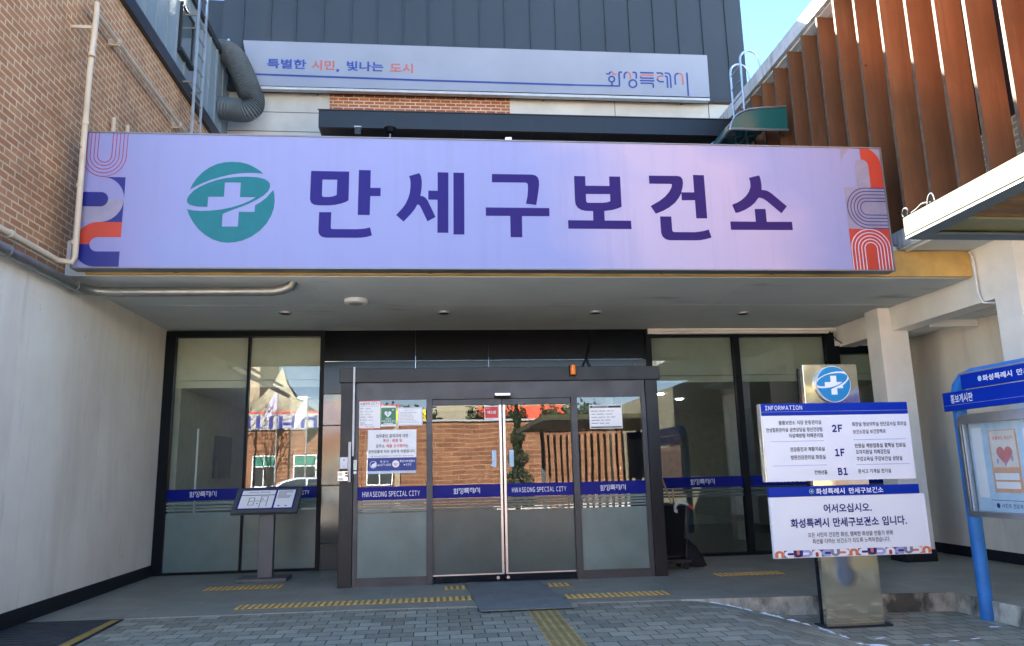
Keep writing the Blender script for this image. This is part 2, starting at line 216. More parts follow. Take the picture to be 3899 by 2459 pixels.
LOGO=[('b',[(0.0,0.345),(0.072,0.347),(0.086,0.374),(0.103,0.393),(0.121,0.4)]),('r',[(0.121,0.4),(0.138,0.394),(0.154,0.371),(0.165,0.346),(0.242,0.345)]),('b',[(0.123,0.149),(0.118,0.052)]),('b',[(-0.781,0.049),(-0.383,0.052),(0.274,0.055),(0.287,0.058),(0.294,0.071),(0.295,0.084),(0.297,0.364),(0.304,0.392),(0.322,0.4),(0.371,0.401)]),('b',[(0.415,0.241),(0.417,0.325),(0.428,0.363),(0.453,0.391),(0.484,0.403)]),('r',[(0.484,0.403),(0.524,0.393),(0.55,0.364),(0.556,0.324),(0.554,0.243)]),('b',[(0.609,0.403),(0.666,0.403),(0.691,0.39),(0.697,0.364),(0.693,0.245)]),('b',[(0.787,0.402),(1.103,0.404)]),('r',[(1.101,0.344),(0.825,0.337),(0.799,0.326),(0.787,0.298)]),('b',[(0.787,0.298),(0.798,0.277),(0.821,0.269),(1.1,0.272)]),('b',[(0.772,0.205),(1.112,0.206)]),('b',[(0.781,0.141),(1.047,0.145),(1.07,0.135),(1.078,0.108),(1.077,0.037)]),('b',[(1.171,0.407),(1.283,0.407),(1.307,0.395),(1.312,0.36)]),('r',[(1.331,0.335),(1.247,0.332),(1.2,0.309),(1.179,0.26)]),('b',[(1.179,0.26),(1.194,0.22),(1.239,0.192),(1.331,0.192)]),('b',[(1.36,0.333),(1.395,0.332),(1.412,0.319),(1.415,0.292),(1.413,0.043)]),('b',[(1.361,0.409),(1.436,0.409),(1.471,0.389),(1.489,0.348),(1.491,0.305),(1.489,0.045)]),('b',[(1.598,0.126),(1.598,0.319),(1.61,0.369),(1.646,0.402),(1.69,0.411)]),('r',[(1.69,0.411),(1.743,0.4),(1.774,0.357),(1.78,0.309),(1.779,0.127)]),('b',[(1.886,0.437),(1.882,-0.143)]),('b',[(0.186,0.221),(0.183,0.203),(0.175,0.186),(0.164,0.171),(0.15,0.16),(0.135,0.153),(0.118,0.15),(0.101,0.152),(0.086,0.158),(0.073,0.169),(0.064,0.182),(0.058,0.199),(0.057,0.217),(0.06,0.235),(0.067,0.251),(0.078,0.266),(0.092,0.277),(0.108,0.285),(0.125,0.288),(0.141,0.286),(0.156,0.279),(0.169,0.269),(0.179,0.255),(0.184,0.238),(0.186,0.221)]),('b',[(0.692,0.126),(0.688,0.101),(0.678,0.079),(0.663,0.059),(0.644,0.044),(0.623,0.034),(0.6,0.03),(0.578,0.033),(0.557,0.041),(0.54,0.056),(0.527,0.074),(0.52,0.096),(0.518,0.12),(0.523,0.144),(0.532,0.167),(0.547,0.187),(0.566,0.202),(0.588,0.212),(0.61,0.216),(0.633,0.213),(0.653,0.205),(0.671,0.19),(0.683,0.172),(0.691,0.149),(0.692,0.126)])]
GLYPHS_BY_LETTER=[GLYPHS[0:3],GLYPHS[3:6],GLYPHS[6:8],GLYPHS[8:9],GLYPHS[9:11],GLYPHS[11:13]]
# ---------------- mesh builder
class MB:
    def __init__(s): s.v = []; s.f = []; s.mi = []; s.cur = 0
    def m(s, i): s.cur = i; return s
    def add(s, vs, fs):
        o = len(s.v); s.v += [tuple(p) for p in vs]
        for f in fs: s.f.append([o + i for i in f]); s.mi.append(s.cur)
        return s
    def box(s, x0, x1, y0, y1, z0, z1):
        if x0 > x1: x0, x1 = x1, x0
        if y0 > y1: y0, y1 = y1, y0
        if z0 > z1: z0, z1 = z1, z0
        return s.add([(x0, y0, z0), (x1, y0, z0), (x1, y1, z0), (x0, y1, z0), (x0, y0, z1), (x1, y0, z1), (x1, y1, z1), (x0, y1, z1)],
                     [(0, 3, 2, 1), (4, 5, 6, 7), (0, 1, 5, 4), (1, 2, 6, 5), (2, 3, 7, 6), (3, 0, 4, 7)])
    def bbox(s, x0, x1, y0, y1, z0, z1, b=.004):       # box with chamfered edges
        bm = bmesh.new(); bmesh.ops.create_cube(bm, size=1)
        for v in bm.verts: v.co = Vector(((x0 + x1) / 2 + v.co.x * (x1 - x0), (y0 + y1) / 2 + v.co.y * (y1 - y0), (z0 + z1) / 2 + v.co.z * (z1 - z0)))
        bmesh.ops.bevel(bm, geom=bm.edges[:], offset=b, segments=1, affect='EDGES'); bm.verts.index_update()
        s.add([v.co[:] for v in bm.verts], [[v.index for v in f.verts] for f in bm.faces]); bm.free(); return s
    def pane(s, x0, x1, y, z0, z1): return s.quad((x0, y, z0), (x1, y, z0), (x1, y, z1), (x0, y, z1))
    def quad(s, a, b, c, d): return s.add([a, b, c, d], [(0, 1, 2, 3)])
    def prism(s, pts, ext):      # pts: closed 3D loop, ext vector
        n = len(pts); e = Vector(ext); q = [tuple(Vector(p) + e) for p in pts]
        tri = tessellate_polygon([[Vector(p) for p in pts]])
        return s.add(list(pts) + q, [tuple(t) for t in tri] + [tuple(n + i for i in reversed(t)) for t in tri] + [(i, (i + 1) % n, n + (i + 1) % n, n + i) for i in range(n)])
    def flat(s, loops, fn):      # filled 2D loops mapped by fn(u,v)
        pts = [p for l in loops for p in l]
        tri = tessellate_polygon([[Vector((p[0], p[1], 0)) for p in l] for l in loops])
        return s.add([fn(*p) for p in pts], [tuple(t) for t in tri])
    def slab(s, loops, fn, fb):  # filled 2D loops with thickness: front fn, back fb
        pts = [p for l in loops for p in l]; n = len(pts)
        tri = tessellate_polygon([[Vector((p[0], p[1], 0)) for p in l] for l in loops])
        fs = [tuple(t) for t in tri]; o = 0
        for l in loops:
            k = len(l); fs += [(o + i, o + (i + 1) % k, n + o + (i + 1) % k, n + o + i) for i in range(k)]; o += k
        return s.add([fn(*p) for p in pts] + [fb(*p) for p in pts], fs)
    def tube(s, path, r, n=10, cap=True, closed=False):
        P = [Vector(p) for p in path]; k = len(P); rings = []; up = None
        for i, p in enumerate(P):
            if closed: d = (P[(i + 1) % k] - P[i - 1])
            else: d = (P[min(i + 1, k - 1)] - P[max(i - 1, 0)])
            d.normalize()
            if up is None: up = Vector((0, 0, 1)) if abs(d.z) < .9 else Vector((1, 0, 0))
            a = d.cross(up)
            if a.length < 1e-4: a = d.orthogonal()
            a.normalize(); b = a.cross(d).normalized(); up = b
            rr = r[i] if isinstance(r, (list, tuple)) else r
            rings.append([tuple(p + a * rr * cos(2 * pi * j / n) + b * rr * sin(2 * pi * j / n)) for j in range(n)])
        vs = [q for g in rings for q in g]; fs = []
        for i in range(k if closed else k - 1):
            i2 = (i + 1) % k
            for j in range(n): fs.append((i * n + j, i * n + (j + 1) % n, i2 * n + (j + 1) % n, i2 * n + j))
        if cap and not closed: fs += [tuple(range(n))[::-1], tuple((k - 1) * n + j for j in range(n))]
        return s.add(vs, fs)
    def lathe(s, c, prof, n=24, ax='Z'):    # prof: (r,h) list around axis
        vs = []; fs = []
        for r, h in prof:
            for j in range(n):
                a = 2 * pi * j / n; x, y = r * cos(a), r * sin(a)
                vs.append({'Z': (c[0] + x, c[1] + y, c[2] + h), 'Y': (c[0] + x, c[1] + h, c[2] + y), 'X': (c[0] + h, c[1] + x, c[2] + y)}[ax])
        k = len(prof)
        for i in range(k - 1):
            for j in range(n): fs.append((i * n + j, i * n + (j + 1) % n, (i + 1) * n + (j + 1) % n, (i + 1) * n + j))
        fs += [tuple(range(n))[::-1], tuple((k - 1) * n + j for j in range(n))]
        return s.add(vs, fs)
    def ribbon(s, path, wd, fn):      # flat stroke
        P = [Vector(p) for p in path]; L = []; Rr = []; k = len(P)
        cl = (P[0] - P[-1]).length < 1e-3 and k > 4
        for i, p in enumerate(P):
            if cl: a = P[i - 1] if i > 0 else P[-2]; b = P[i + 1] if i < k - 1 else P[1]
            else: a = P[max(i - 1, 0)]; b = P[min(i + 1, k - 1)]
            d1 = (p - a); d2 = (b - p)
            if d1.length < 1e-6: d1 = d2
            if d2.length < 1e-6: d2 = d1
            d1 = d1.normalized(); d2 = d2.normalized(); n1 = Vector((-d1.y, d1.x)); n2 = Vector((-d2.y, d2.x)); m = (n1 + n2)
            m = m.normalized() if m.length > 1e-4 else n1; sc_ = wd / 2 / max(.45, m.dot(n1))
            L.append(p + m * sc_); Rr.append(p - m * sc_)
        o = [fn(*q) for q in L] + [fn(*q) for q in Rr]
        return s.add(o, [(i, i + 1, k + i + 1, k + i) for i in range(k - 1)])
    def build(s, name, mats, parent=None, smooth=False, label=None):
        if isinstance(mats, str): mats = [mats]
        me = bpy.data.meshes.new(name); org = parent['_o'] if parent is not None and '_o' in parent else (0, 0, 0)
        me.from_pydata([(p[0] - org[0], p[1] - org[1], p[2] - org[2]) for p in s.v], [], s.f)
        for x in mats: me.materials.append(M[x])
        me.polygons.foreach_set('material_index', s.mi)
        bm = bmesh.new(); bm.from_mesh(me); bmesh.ops.recalc_face_normals(bm, faces=bm.faces); bm.to_mesh(me); bm.free()
        if smooth:
            me.polygons.foreach_set('use_smooth', [True] * len(me.polygons))
            try: me.set_sharp_from_angle(angle=radians(40))
            except Exception: pass
        me.update(); o = bpy.data.objects.new(name, me); C.objects.link(o)
        if parent is not None:
            o.parent = parent
            o['_o'] = list(org)
        if label: o['label'] = label
        return o
def thing(name, label, cat, loc=(0, 0, 0), group=None):
    o = bpy.data.objects.new(name, None); o.empty_display_size = .2; C.objects.link(o); o.location = loc; o['_o'] = list(loc)
    o['label'] = label; o['category'] = cat
    if group: o['group'] = group
    return o
def one(name, mb, mats, label, cat, group=None, smooth=False):
    o = mb.build(name, mats, None, smooth); o['label'] = label; o['category'] = cat
    if group: o['group'] = group
    return o
def struct(name, mb, mats, kind='structure', smooth=False):
    o = mb.build(name, mats, None, smooth); o['kind'] = kind; return o
def sub(o):                       # children of a child keep the same origin
    return o
# ---------------- lettering
_g = {}
def glyph(ch, bold):
    k = (ch, bold)
    if k not in _g:
        cc = ch
        if 33 <= ord(ch) <= 126 and ch not in ',.·()-': cc = chr(ord(ch) + 0xFEE0)
        cu_ = bpy.data.curves.new('t', 'FONT'); cu_.body = cc; cu_.size = 1; cu_.offset = bold; cu_.resolution_u = 3
        ob = bpy.data.objects.new('t', cu_); C.objects.link(ob)
        me = bpy.data.meshes.new_from_object(ob.evaluated_get(bpy.context.evaluated_depsgraph_get()))
        vs = [(v.co.x, v.co.y) for v in me.vertices]; fs = [tuple(p.vertices) for p in me.polygons]
        bpy.data.objects.remove(ob); bpy.data.curves.remove(cu_); bpy.data.meshes.remove(me)
        if vs: x0 = min(v[0] for v in vs); x1 = max(v[0] for v in vs)
        else: x0 = x1 = 0
        _g[k] = (vs, fs, x0, x1)
    return _g[k]
def layout(s, bold=.012, gap=.10, space=.34, han=.93):
    out = []; x = 0
    for ch in s:
        if ch == ' ': x += space; continue
        vs, fs, a, b = glyph(ch, bold)
        if ord(ch) > 0x1100: out.append((vs, fs, x)); x += han
        else: out.append((vs, fs, x - a + gap / 2)); x += b - a + gap
    return out
def text(mb, s, box, fn, bold=.012, **kw):    # box: (u0,u1,v0,v1) exact fit
    L = layout(s, bold, **kw); pts = [(p[0] + dx, p[1]) for vs, fs, dx in L for p in vs]
    if not pts: return
    a = min(p[0] for p in pts); b = max(p[0] for p in pts); c = min(p[1] for p in pts); d = max(p[1] for p in pts)
    u0, u1, v0, v1 = box; su = (u1 - u0) / (b - a); sv = (v1 - v0) / (d - c)
    for vs, fs, dx in L: mb.add([fn(u0 + (p[0] + dx - a) * su, v0 + (p[1] - c) * sv) for p in vs], fs)
def plY(y): return lambda u, v: (u, y, v)       # facing the camera side (-Y), reads left to right along +X
def plX(x): return lambda u, v: (x, -u, v)      # facing -X, u = -Y
def arc(cx, cy, r, a0, a1, n=16): return [(cx + r * cos(radians(a0 + (a1 - a0) * i / n)), cy + r * sin(radians(a0 + (a1 - a0) * i / n))) for i in range(n + 1)]
def emblem(mb, cx, cz, r, fn, m0=0, disc=None):
    mb.m(m0)
    for e in EMBLEM: mb.flat([[(cx + p[0] * r, cz + p[1] * r) for p in e]], fn)
def logo(mb, x, z, wd, fn, line=None, mb_=0, mr=1, full=False):
    k = wd / 1.886
    for i, (c, p) in enumerate(LOGO):
        p = list(p)
        if not full:
            if i == 3: p = [(.02, .05)] + p[2:]
            if i == 19: p = [p[0], (1.886, .03)]
        mb.m(mb_ if c == 'b' else mr); mb.ribbon([(x + q[0] * k, z + q[1] * k) for q in p], .038 * k, fn)
# ================= GROUND =================
def sstep(t): t = max(0.0, min(1.0, t)); return t * t * (3 - 2 * t)
def gz(x, y):
    z = -.012
    if x > 2.5 and y > 2: z -= .19 * sstep((x - 2.95 + max(0, (y - 8.2)) * .15) / 1.25) * sstep((y - 2) / 3)
    return z
def frange(a, b, s):
    o = []; x = a
    while x < b - 1e-6: o.append(x); x += s
    return o + [b]
mb = MB(); xs = [-600, -150, -60, -30] + frange(-14, 2.4, 1.2) + frange(2.6, 6.2, .15) + [7, 9, 14, 30, 60, 150, 600]; ys = [-600, -150, -60] + frange(-30, 2, 4) + frange(2.5, 7, .5) + frange(7.15, 9.4, .15) + [12, 30, 150, 600]
G_ = []
for y in ys:
    for x in xs: G_.append((x, y, gz(x, y) if y < 9.5 else -.4))
nx = len(xs); mb.add(G_, [(j * nx + i, j * nx + i + 1, (j + 1) * nx + i + 1, (j + 1) * nx + i) for j in range(len(ys) - 1) for i in range(nx - 1)])
struct('paving', mb, 'paving')
mb = MB(); EDGE = [(-4.5, 9.17), (-1.0, 9.12), (1.5, 8.98), (2.8, 8.92), (4.4, 8.80), (5.97, 8.66), (6.02, 7.6), (6.02, 1.0)]
mb.prism([(x, y, 0) for x, y in EDGE] + [(12, 1.0, 0), (12, 13.2, 0), (-4.5, 13.2, 0)], (0, 0, -.4)); struct('porch_floor', mb, 'granite_tiles')
# kerb
mb = MB()
for (x0, y0), (x1, y1) in zip(EDGE[3:-1], EDGE[4:]):
    d = Vector((x1 - x0, y1 - y0)).normalized(); n = Vector((d.y, -d.x)) * .03
    mb.prism([(x0, y0, .002), (x1, y1, .002), (x1 + n.x, y1 + n.y, .002), (x0 + n.x, y0 + n.y, .002)], (0, 0, -.38))
struct('kerb', mb, 'curb_concrete')
mb = MB().prism([(-40, -40, -.006), (40, -40, -.006), (40, .6, -.006), (-40, .6, -.006)], (0, 0, .003)); struct('bounce_ground', mb, 'bounce_paving')  # unseen pale sheet, added to bounce sunlight onto the facade and porch ceiling
mb = MB().prism([(-40, -11.9, -.002), (2.4, -11.9, -.002), (2.4, -4.6, -.002), (-40, -4.6, -.002)], (0, 0, .003)); struct('added_dark_strip', mb, 'added_asphalt')  # unseen dark strip, added to dim the bright ground mirrored in the glass
# snow and dirt along the ramp
mb = MB(); R2 = random.Random(3)
def blob(cx, cy, rx, ry, a=0, n=17, h=.006):
    z = max(gz(cx, cy), gz(cx + rx, cy), gz(cx - rx, cy)) + h; pts = []
    for i in range(n):
        t = 2 * pi * i / n; r = .45 + .65 * R2.random(); u, v = rx * r * cos(t), ry * r * sin(t)
        px, py = cx + u * cos(a) - v * sin(a), cy + u * sin(a) + v * cos(a); pts.append((px, py, gz(px, py) + h * .3))
    o = len(pts); mb.add([(cx, cy, z)] + pts, [(0, 1 + i, 1 + (i + 1) % n) for i in range(n)])
SC = [(3.15, 8.80), (3.35, 8.74), (3.55, 8.60), (3.72, 8.45), (3.85, 8.25), (3.97, 8.0), (4.0, 7.75), (4.05, 7.5)]
for i in range(46):
    t_ = (i / 46) * (len(SC) - 1.001); k = int(t_); fr_ = t_ - k; a_ = atan2(SC[k + 1][1] - SC[k][1], SC[k + 1][0] - SC[k][0])
    if R2.random() < (.2 if i < 14 else .5): continue
    s_ = .35 + .9 * R2.random() * (1 if i < 26 else .6); blob(SC[k][0] * (1 - fr_) + SC[k + 1][0] * fr_ + R2.gauss(0, .012), SC[k][1] * (1 - fr_) + SC[k + 1][1] * fr_ + R2.gauss(0, .012), .07 * s_, .026 * s_, a_ + R2.gauss(0, .3))
for cx, cy, rx, ry, a in [(4.15, 7.2, .14, .06, -.3), (4.28, 7.05, .13, .07, .2),
                          (4.4, 7.0, .10, .05, -.4), (4.6, 7.15, .05, .02, 0), (5.2, 7.3, .09, .02, .2), (5.0, 6.9, .05, .03, 0), (5.75, 7.75, .09, .04, .1), (5.35, 6.85, .08, .05, .2), (4.35, 7.5, .08, .03, .3), (4.0, 7.25, .05, .03, 0), (4.95, 7.25, .07, .02, .1)]:
    blob(cx, cy, rx, ry, a)
struct('snow_patches', mb, 'snow', 'stuff')
# ================= LEFT BUILDING =================
B = thing('side_building', 'building with white plaster base, brown brick above and blue-grey metal cladding behind the wall ladder', 'building', (-4.5, 7.2, 0))
mb = MB().box(-9, -4.5, 7.2, 16, -.4, 3.862); mb.build('plaster_wall', 'plaster', B)
mb = MB().box(-9, -4.5, 7.2, 16, 3.862, 8.24); mb.build('brick_wall', 'brick_left', B); MB().box(-4.6, -4.497, 9.362, 13.0, 3.86, 3.955).build('plaster_wall', 'plaster', B)
mb = MB().box(-4.52, -4.482, 7.19, 12.95, -.39, .17); mb.build('skirting', 'black_paint', B)
mb = MB().box(-9, -4.42, 7.1, 16, 8.24, 8.47); mb.build('trim', 'trim_dark', B)
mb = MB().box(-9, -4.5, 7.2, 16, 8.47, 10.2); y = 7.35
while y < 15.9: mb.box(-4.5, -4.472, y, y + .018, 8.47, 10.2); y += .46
mb.build('metal_cladding', 'clad_skylit', B)
mb = MB().box(-9, -4.44, 7.15, 15.4, 10.2, 10.33).box(-9, -4.455, 15.4, 16, 10.1, 10.2); mb.build('coping', 'trim_dark', B)
mb = MB().box(-4.5, -4.44, 12.48, 12.53, 8.90, 9.80).box(-4.5, -4.44, 13.10, 13.15, 8.90, 9.80).box(-4.5, -4.44, 12.53, 13.10, 9.75, 9.80).box(-4.5, -4.40, 12.46, 13.17, 8.84, 8.90)
f = mb.build('window', 'trim_dark', B); MB().quad((-4.455, 12.53, 8.90), (-4.455, 13.10, 8.90), (-4.455, 13.10, 9.75), (-4.455, 12.53, 9.75)).build('pane', 'glass_dark', f)
MB().box(-4.495, -4.47, 12.53, 13.10, 8.90, 9.75).build('blind', 'alu_dull', f)
# ================= MAIN BUILDING =================
B = thing('health_center', 'dark metal-clad clinic building with deep white porch, yellow fascia beam and black framed glass front', 'building', (0, 13, 0))
mb = MB(); mb.box(-4.68, 7.27, 15.6, 26, 9.86, 12.72)
for x in [-4.24, -3.646, -3.10, -2.49, -1.88, -1.31, -.724, -.151, .437, 1.018, 1.591, 2.187, 2.775, 3.36, 3.95, 4.519, 5.104, 5.694, 6.282, 6.867]: mb.box(x - .012, x + .012, 15.565, 15.6, 9.86, 12.72)
mb.build('upper_cladding', 'clad_dark', B)
MB().box(-4.70, 7.29, 15.53, 26, 9.76, 9.86).box(-4.72, 7.31, 15.52, 26, 12.72, 12.8).build('flashing', 'trim_dark', B)
MB().box(-6.2, -4.70, 16.6, 26, 9.0, 12.6).build('rear_block', 'clad_dark', B)
MB().box(-4.5, -2.32, 15.66, 16.3, 4, 9.76).box(1.665, 12, 15.66, 16.3, 4, 9.76).build('concrete_wall', 'concrete_paint', B)
mb = MB()
for z in (9.30, 8.85, 8.4): mb.box(-4.5, -2.33, 15.654, 15.66, z, z + .012); mb.box(1.67, 12, 15.654, 15.66, z, z + .012)
for x in (4.08, 6.3): mb.box(x, x + .012, 15.653, 15.66, 4, 9.76)
mb.build('wall_joint', 'trim_dark', B)
MB().box(-2.32, 1.665, 15.645, 16.3, 4, 9.75).build('brick_panel', 'brick_orange', B)
# entrance roof slab, ceiling and beam
MB().box(-4.5, 7.28, 9.36, 16, 3.95, 4.40).build('porch_ceiling', 'ceiling_paint', B)
mb = MB()
for x in (-1.6, 1.35, 4.2): mb.box(x, x + .006, 9.37, 12.9, 3.9475, 3.95)
mb.box(-4.49, 7.2, 11.0, 11.005, 3.9475, 3.95); mb.build('ceiling_joint', 'ceiling_paint', B)
mb = MB().bbox(-4.24, 7.295, 9.30, 9.36, 3.96, 4.32, .006); mb.build('fascia_beam', 'yellow_beam', B)
# side beam, columns
MB().box(7.305, 7.62, 8.70, 12.95, 3.58, 4.325).build('side_beam', 'white_paint', B)
c = MB().box(7.10, 7.58, 11.28, 11.66, .18, 3.95); c.build('column', 'white_paint', B)
MB().box(7.085, 7.595, 11.265, 11.675, 0, .18).build('column_base', 'black_paint', B)
MB().box(7.29, 7.80, 8.54, 8.96, .18, 4.33).build('column', 'white_paint', B); MB().box(7.285, 7.795, 8.565, 8.995, 0, .18).build('column_base', 'black_paint', B)
MB().box(8.4, 8.7, 4.5, 13.2, .16, 4.33).build('side_wall', 'plaster', B); MB().box(8.385, 8.7, 4.5, 12.95, -.02, .16).build('skirting', 'black_paint', B); MB().box(8.42, 8.7, -14, 4.5, -.05, 4.33).build('yard_wall', 'brick_gray', B)
mb = MB().box(7.62, 8.4, 5, 12.95, 3.66, 3.75)
for i in range(34): mb.box(7.62, 8.4, 8.9 + i * .12, 8.93 + i * .12, 3.652, 3.66)
mb.build('corridor_ceiling', 'ceiling_paint', B)
MB().bbox(7.62, 8.38, 10.72, 10.80, 3.54, 3.65).build('light_box', 'white_paint', B)
# window wall
Y = 12.95
def lite(x0, x1, frost=True, dark=False, z1=3.80, lines=True, par=None, glassm='glass_window'):
    f = MB().pane(x0, x1, Y + .014, .04, z1)
    g = f.build('pane', glassm, par)
    fm = 'frost_dark' if dark else 'frost'
    if frost: MB().box(x0, x1, Y + .004, Y + .010, .04, .955).build('frosted_film', fm, g)
    if lines:
        m = MB()
        for z in (.985, 1.03, 1.085): m.box(x0, x1, Y + .004, Y + .010, z, z + (.03 if z < 1.08 else .04))
        m.build('film_stripes', fm, g)
    MB().box(x0, x1, Y - .002, Y + .010, 1.145, 1.325).build('blue_band', 'band_blue', g)
    return g
def frame(name, parts, par): 
    mb = MB()
    for p in parts: mb.box(*p)
    return mb.build(name, 'frame_dark', par)
W = frame('window', [(-4.5, -4.34, Y - .05, Y + .08, 0, 3.93), (-3.165, -3.125, Y - .03, Y + .06, .04, 3.83), (-1.965, -1.90, Y - .05, Y + .08, 0, 3.93), (-4.34, -1.965, Y - .05, Y + .08, 3.83, 3.93), (-4.34, -1.965, Y - .03, Y + .08, 0, .04)], B)
g = lite(-4.34, -3.165, par=W, z1=3.83); m = MB(); logo(m, -3.99, 1.195, .42, plY(Y - .006), 0, 0, 0); m.build('city_logo', 'text_white', g)
g = lite(-3.125, -1.965, par=W, z1=3.83); m = MB(); text(m, 'HWASEONG SPECIAL CITY', (-2.93, -2.09, 1.20, 1.265), plY(Y - .006), .006, gap=.19); m.build('lettering', 'text_white', g)
MB().box(-3.93, -3.90, Y + .02, Y + .05, .8, 2.3).build('pull_handle', 'alu', W)
W = frame('window', [(3.70, 3.80, Y - .05, Y + .08, 0, 3.93), (5.31, 5.42, Y - .05, Y + .08, .04, 3.83), (7.06, 7.22, Y - .05, Y + .08, 0, 3.85), (3.80, 7.06, Y - .03, Y + .08, 3.79, 3.83), (3.80, 7.06, Y - .03, Y + .08, 0, .05)], B)
MB().bbox(3.74, 7.10, Y - .12, Y - .05, 3.83, 3.87).bbox(3.74, 7.20, Y - .10, Y - .05, 3.88, 3.93).build('head_rail', 'white_paint', W)
g = lite(3.80, 5.31, frost=False, par=W, z1=3.79, dark=True, glassm='glass_dark'); m = MB(); logo(m, 4.36, 1.19, .43, plY(Y - .006), 0, 0, 0); m.build('city_logo', 'text_white', g)
g = lite(5.42, 7.06, frost=False, par=W, z1=3.79, dark=True, glassm='glass_dark'); m = MB(); text(m, 'HWASEONG SPECIAL CITY', (5.80, 6.72, 1.20, 1.265), plY(Y - .006)); m.build('lettering', 'text_white', g)
W = frame('window', [(7.22, 7.30, Y - .05, Y + .08, 0, 3.60), (8.28, 8.40, Y - .05, Y + .08, 0, 3.60), (7.30, 8.28, Y - .05, Y + .08, 3.46, 3.60), (7.30, 8.28, Y - .03, Y + .08, 0, .05)], B)
g = lite(7.30, 8.28, frost=False, par=W, z1=3.46, dark=True, glassm='glass_dark'); m = MB(); logo(m, 7.45, 1.19, .43, plY(Y - .006), 0, 0, 0); m.build('city_logo', 'text_white', g)
MB().bbox(7.22, 8.39, Y - .07, Y - .03, 3.60, 3.68).build('head_rail', 'white_paint', W)
# black stone surround round the portal
mb = MB()
xs_ = [-1.90, -.36, .90, 2.12, 3.70]
for i in range(4): mb.box(xs_[i] + .002, xs_[i + 1] - .002, Y - .03, Y + .1, 3.40, 3.93)
mb.build('stone_fascia', 'black_stone', B)
mb = MB()
for i in range(4): mb.box(xs_[i] + .002, xs_[i + 1] - .002, Y - .03, Y + .1, 2.85, 3.39)
mb.build('stone_fascia', 'black_panel', B); mb = MB()
for xa, xb in ((-1.896, -1.2), (3.1, 3.696)):
    mb = MB()
    for a, b in ((2.32, 2.84), (1.34, 2.31), (.42, 1.33), (0, .41)): mb.bbox(xa, xb, Y - .03, Y + .1, a + .004, b - .004, .003)
    mb.build('stone_panel', 'stainless_column', B)
mb = MB().tube([(2.70, Y - .06, 3.92), (2.66, Y - .05, 3.6), (2.60, Y - .05, 3.4), (2.56, 12.2, 3.05)], .012, 6).tube([(2.72, Y - .05, 3.9), (2.9, Y - .08, 3.84), (3.3, Y - .08, 3.85), (3.70, Y - .05, 3.90)], .010, 6).tube([(2.72, Y - .06, 3.92), (2.70, Y - .05, 3.6), (2.62, Y - .05, 3.42), (2.6, 12.2, 3.05)], .009, 6)
one('loose_cable', mb, 'plastic_black', 'black cable hanging from the porch ceiling down to the entrance portal roof', 'cable', smooth=True)
mb = MB().tube([(7.12, 12.85, 3.86), (7.2, 12.8, 3.7), (7.35, 12.8, 3.60), (7.7, 12.85, 3.66), (8.0, 12.85, 3.70)], .010, 6)
one('corner_cable', mb, 'plastic_black', 'black cable sagging in the corner between the side beam and the right hand windows', 'cable', smooth=True)
# interior seen through the glass
MB().box(-4.5, 8.4, 13.1, 20, -.02, 0).build('interior_floor', 'inner_floor', B)
MB().box(-4.5, 8.4, 20, 20.2, 0, 3.9).build('interior_wall', 'inner_wall', B)
MB().box(-4.4, -1.95, 13.12, 13.2, 3.12, 3.93).box(3.7, 8.4, 13.12, 13.2, 3.12, 3.93).build('blind_box', 'wall_beige', B)
MB().box(-4.5, 8.4, 13.2, 20, 3.0, 3.12).build('interior_ceiling', 'wall_beige', B)
MB().box(-2.9, -1.5, 15.4, 15.5, 0, 3).box(-4.6, -4.3, 13.2, 20, 0, 3).box(8.4, 8.6, 13.0, 20, 0, 3.9).box(3.4, 3.55, 15, 20, 0, 3).box(6.2, 6.5, 15.6, 15.9, 0, 3).build('partition', 'inner_wall', B)
MB().box(-4.28, -4.2, 15.2, 16.2, 1.5, 2.3).box(4.5, 5.6, 19.8, 19.9, .9, 2.1).build('interior_board', 'inner_dark', B)
mb = MB()
for x, y in ((4.0, 14.6), (4.6, 15.2), (5.4, 16.4), (-2.6, 15), (.6, 15)): mb.lathe((x, y, 2.98), [(.075, .018), (.075, 0)], 14)
mb.build('interior_downlight', 'lamp_glow', B)
MB().box(-1.85, 3.65, 12.9, 13.0, 0, 0.02).box(-1.35, -1.25, 10.95, 12.92, 0, 2.98).box(3.2, 3.27, 10.95, 12.92, 0, 2.98).build('vestibule_side', 'portal_dark', B)
MB().box(-1.2, 3.1, 14.6, 14.7, 0, 3.0).build('lobby_wall', 'inner_dark', B)
MB().bbox(-1.15, -.72, 12.2, 12.35, 0, 2.05).build('lobby_cabinet', 'wall_beige', B)
# upper dark canopy
K = thing('upper_canopy', 'long dark blue-grey metal canopy above the entrance roof, below the brick panel', 'canopy', (2, 15, 8.4))
mb = MB().box(-2.35, 7.0, 14.4, 15.65, 8.38, 8.75); mb.build('canopy_box', 'canopy_dark', K)
MB().box(-2.30, 7.0, 14.46, 15.64, 8.372, 8.378).build('soffit', 'soffit_dark', K)
mb = MB()
for x in (-.86, .57, 2.0, 3.43, 4.88): mb.box(x - .004, x + .004, 14.396, 14.4, 8.38, 8.75); mb.box(x - .006, x + .006, 14.4, 15.64, 8.366, 8.372)
mb.box(-2.37, 7, 14.38, 14.4, 8.745, 8.765); mb.build('panel_joint', 'trim_dark', K)
MB().box(-2.2, 6.9, 15.6, 15.65, 4.4, 8.36).build('canopy_back', 'soffit_dark', K)
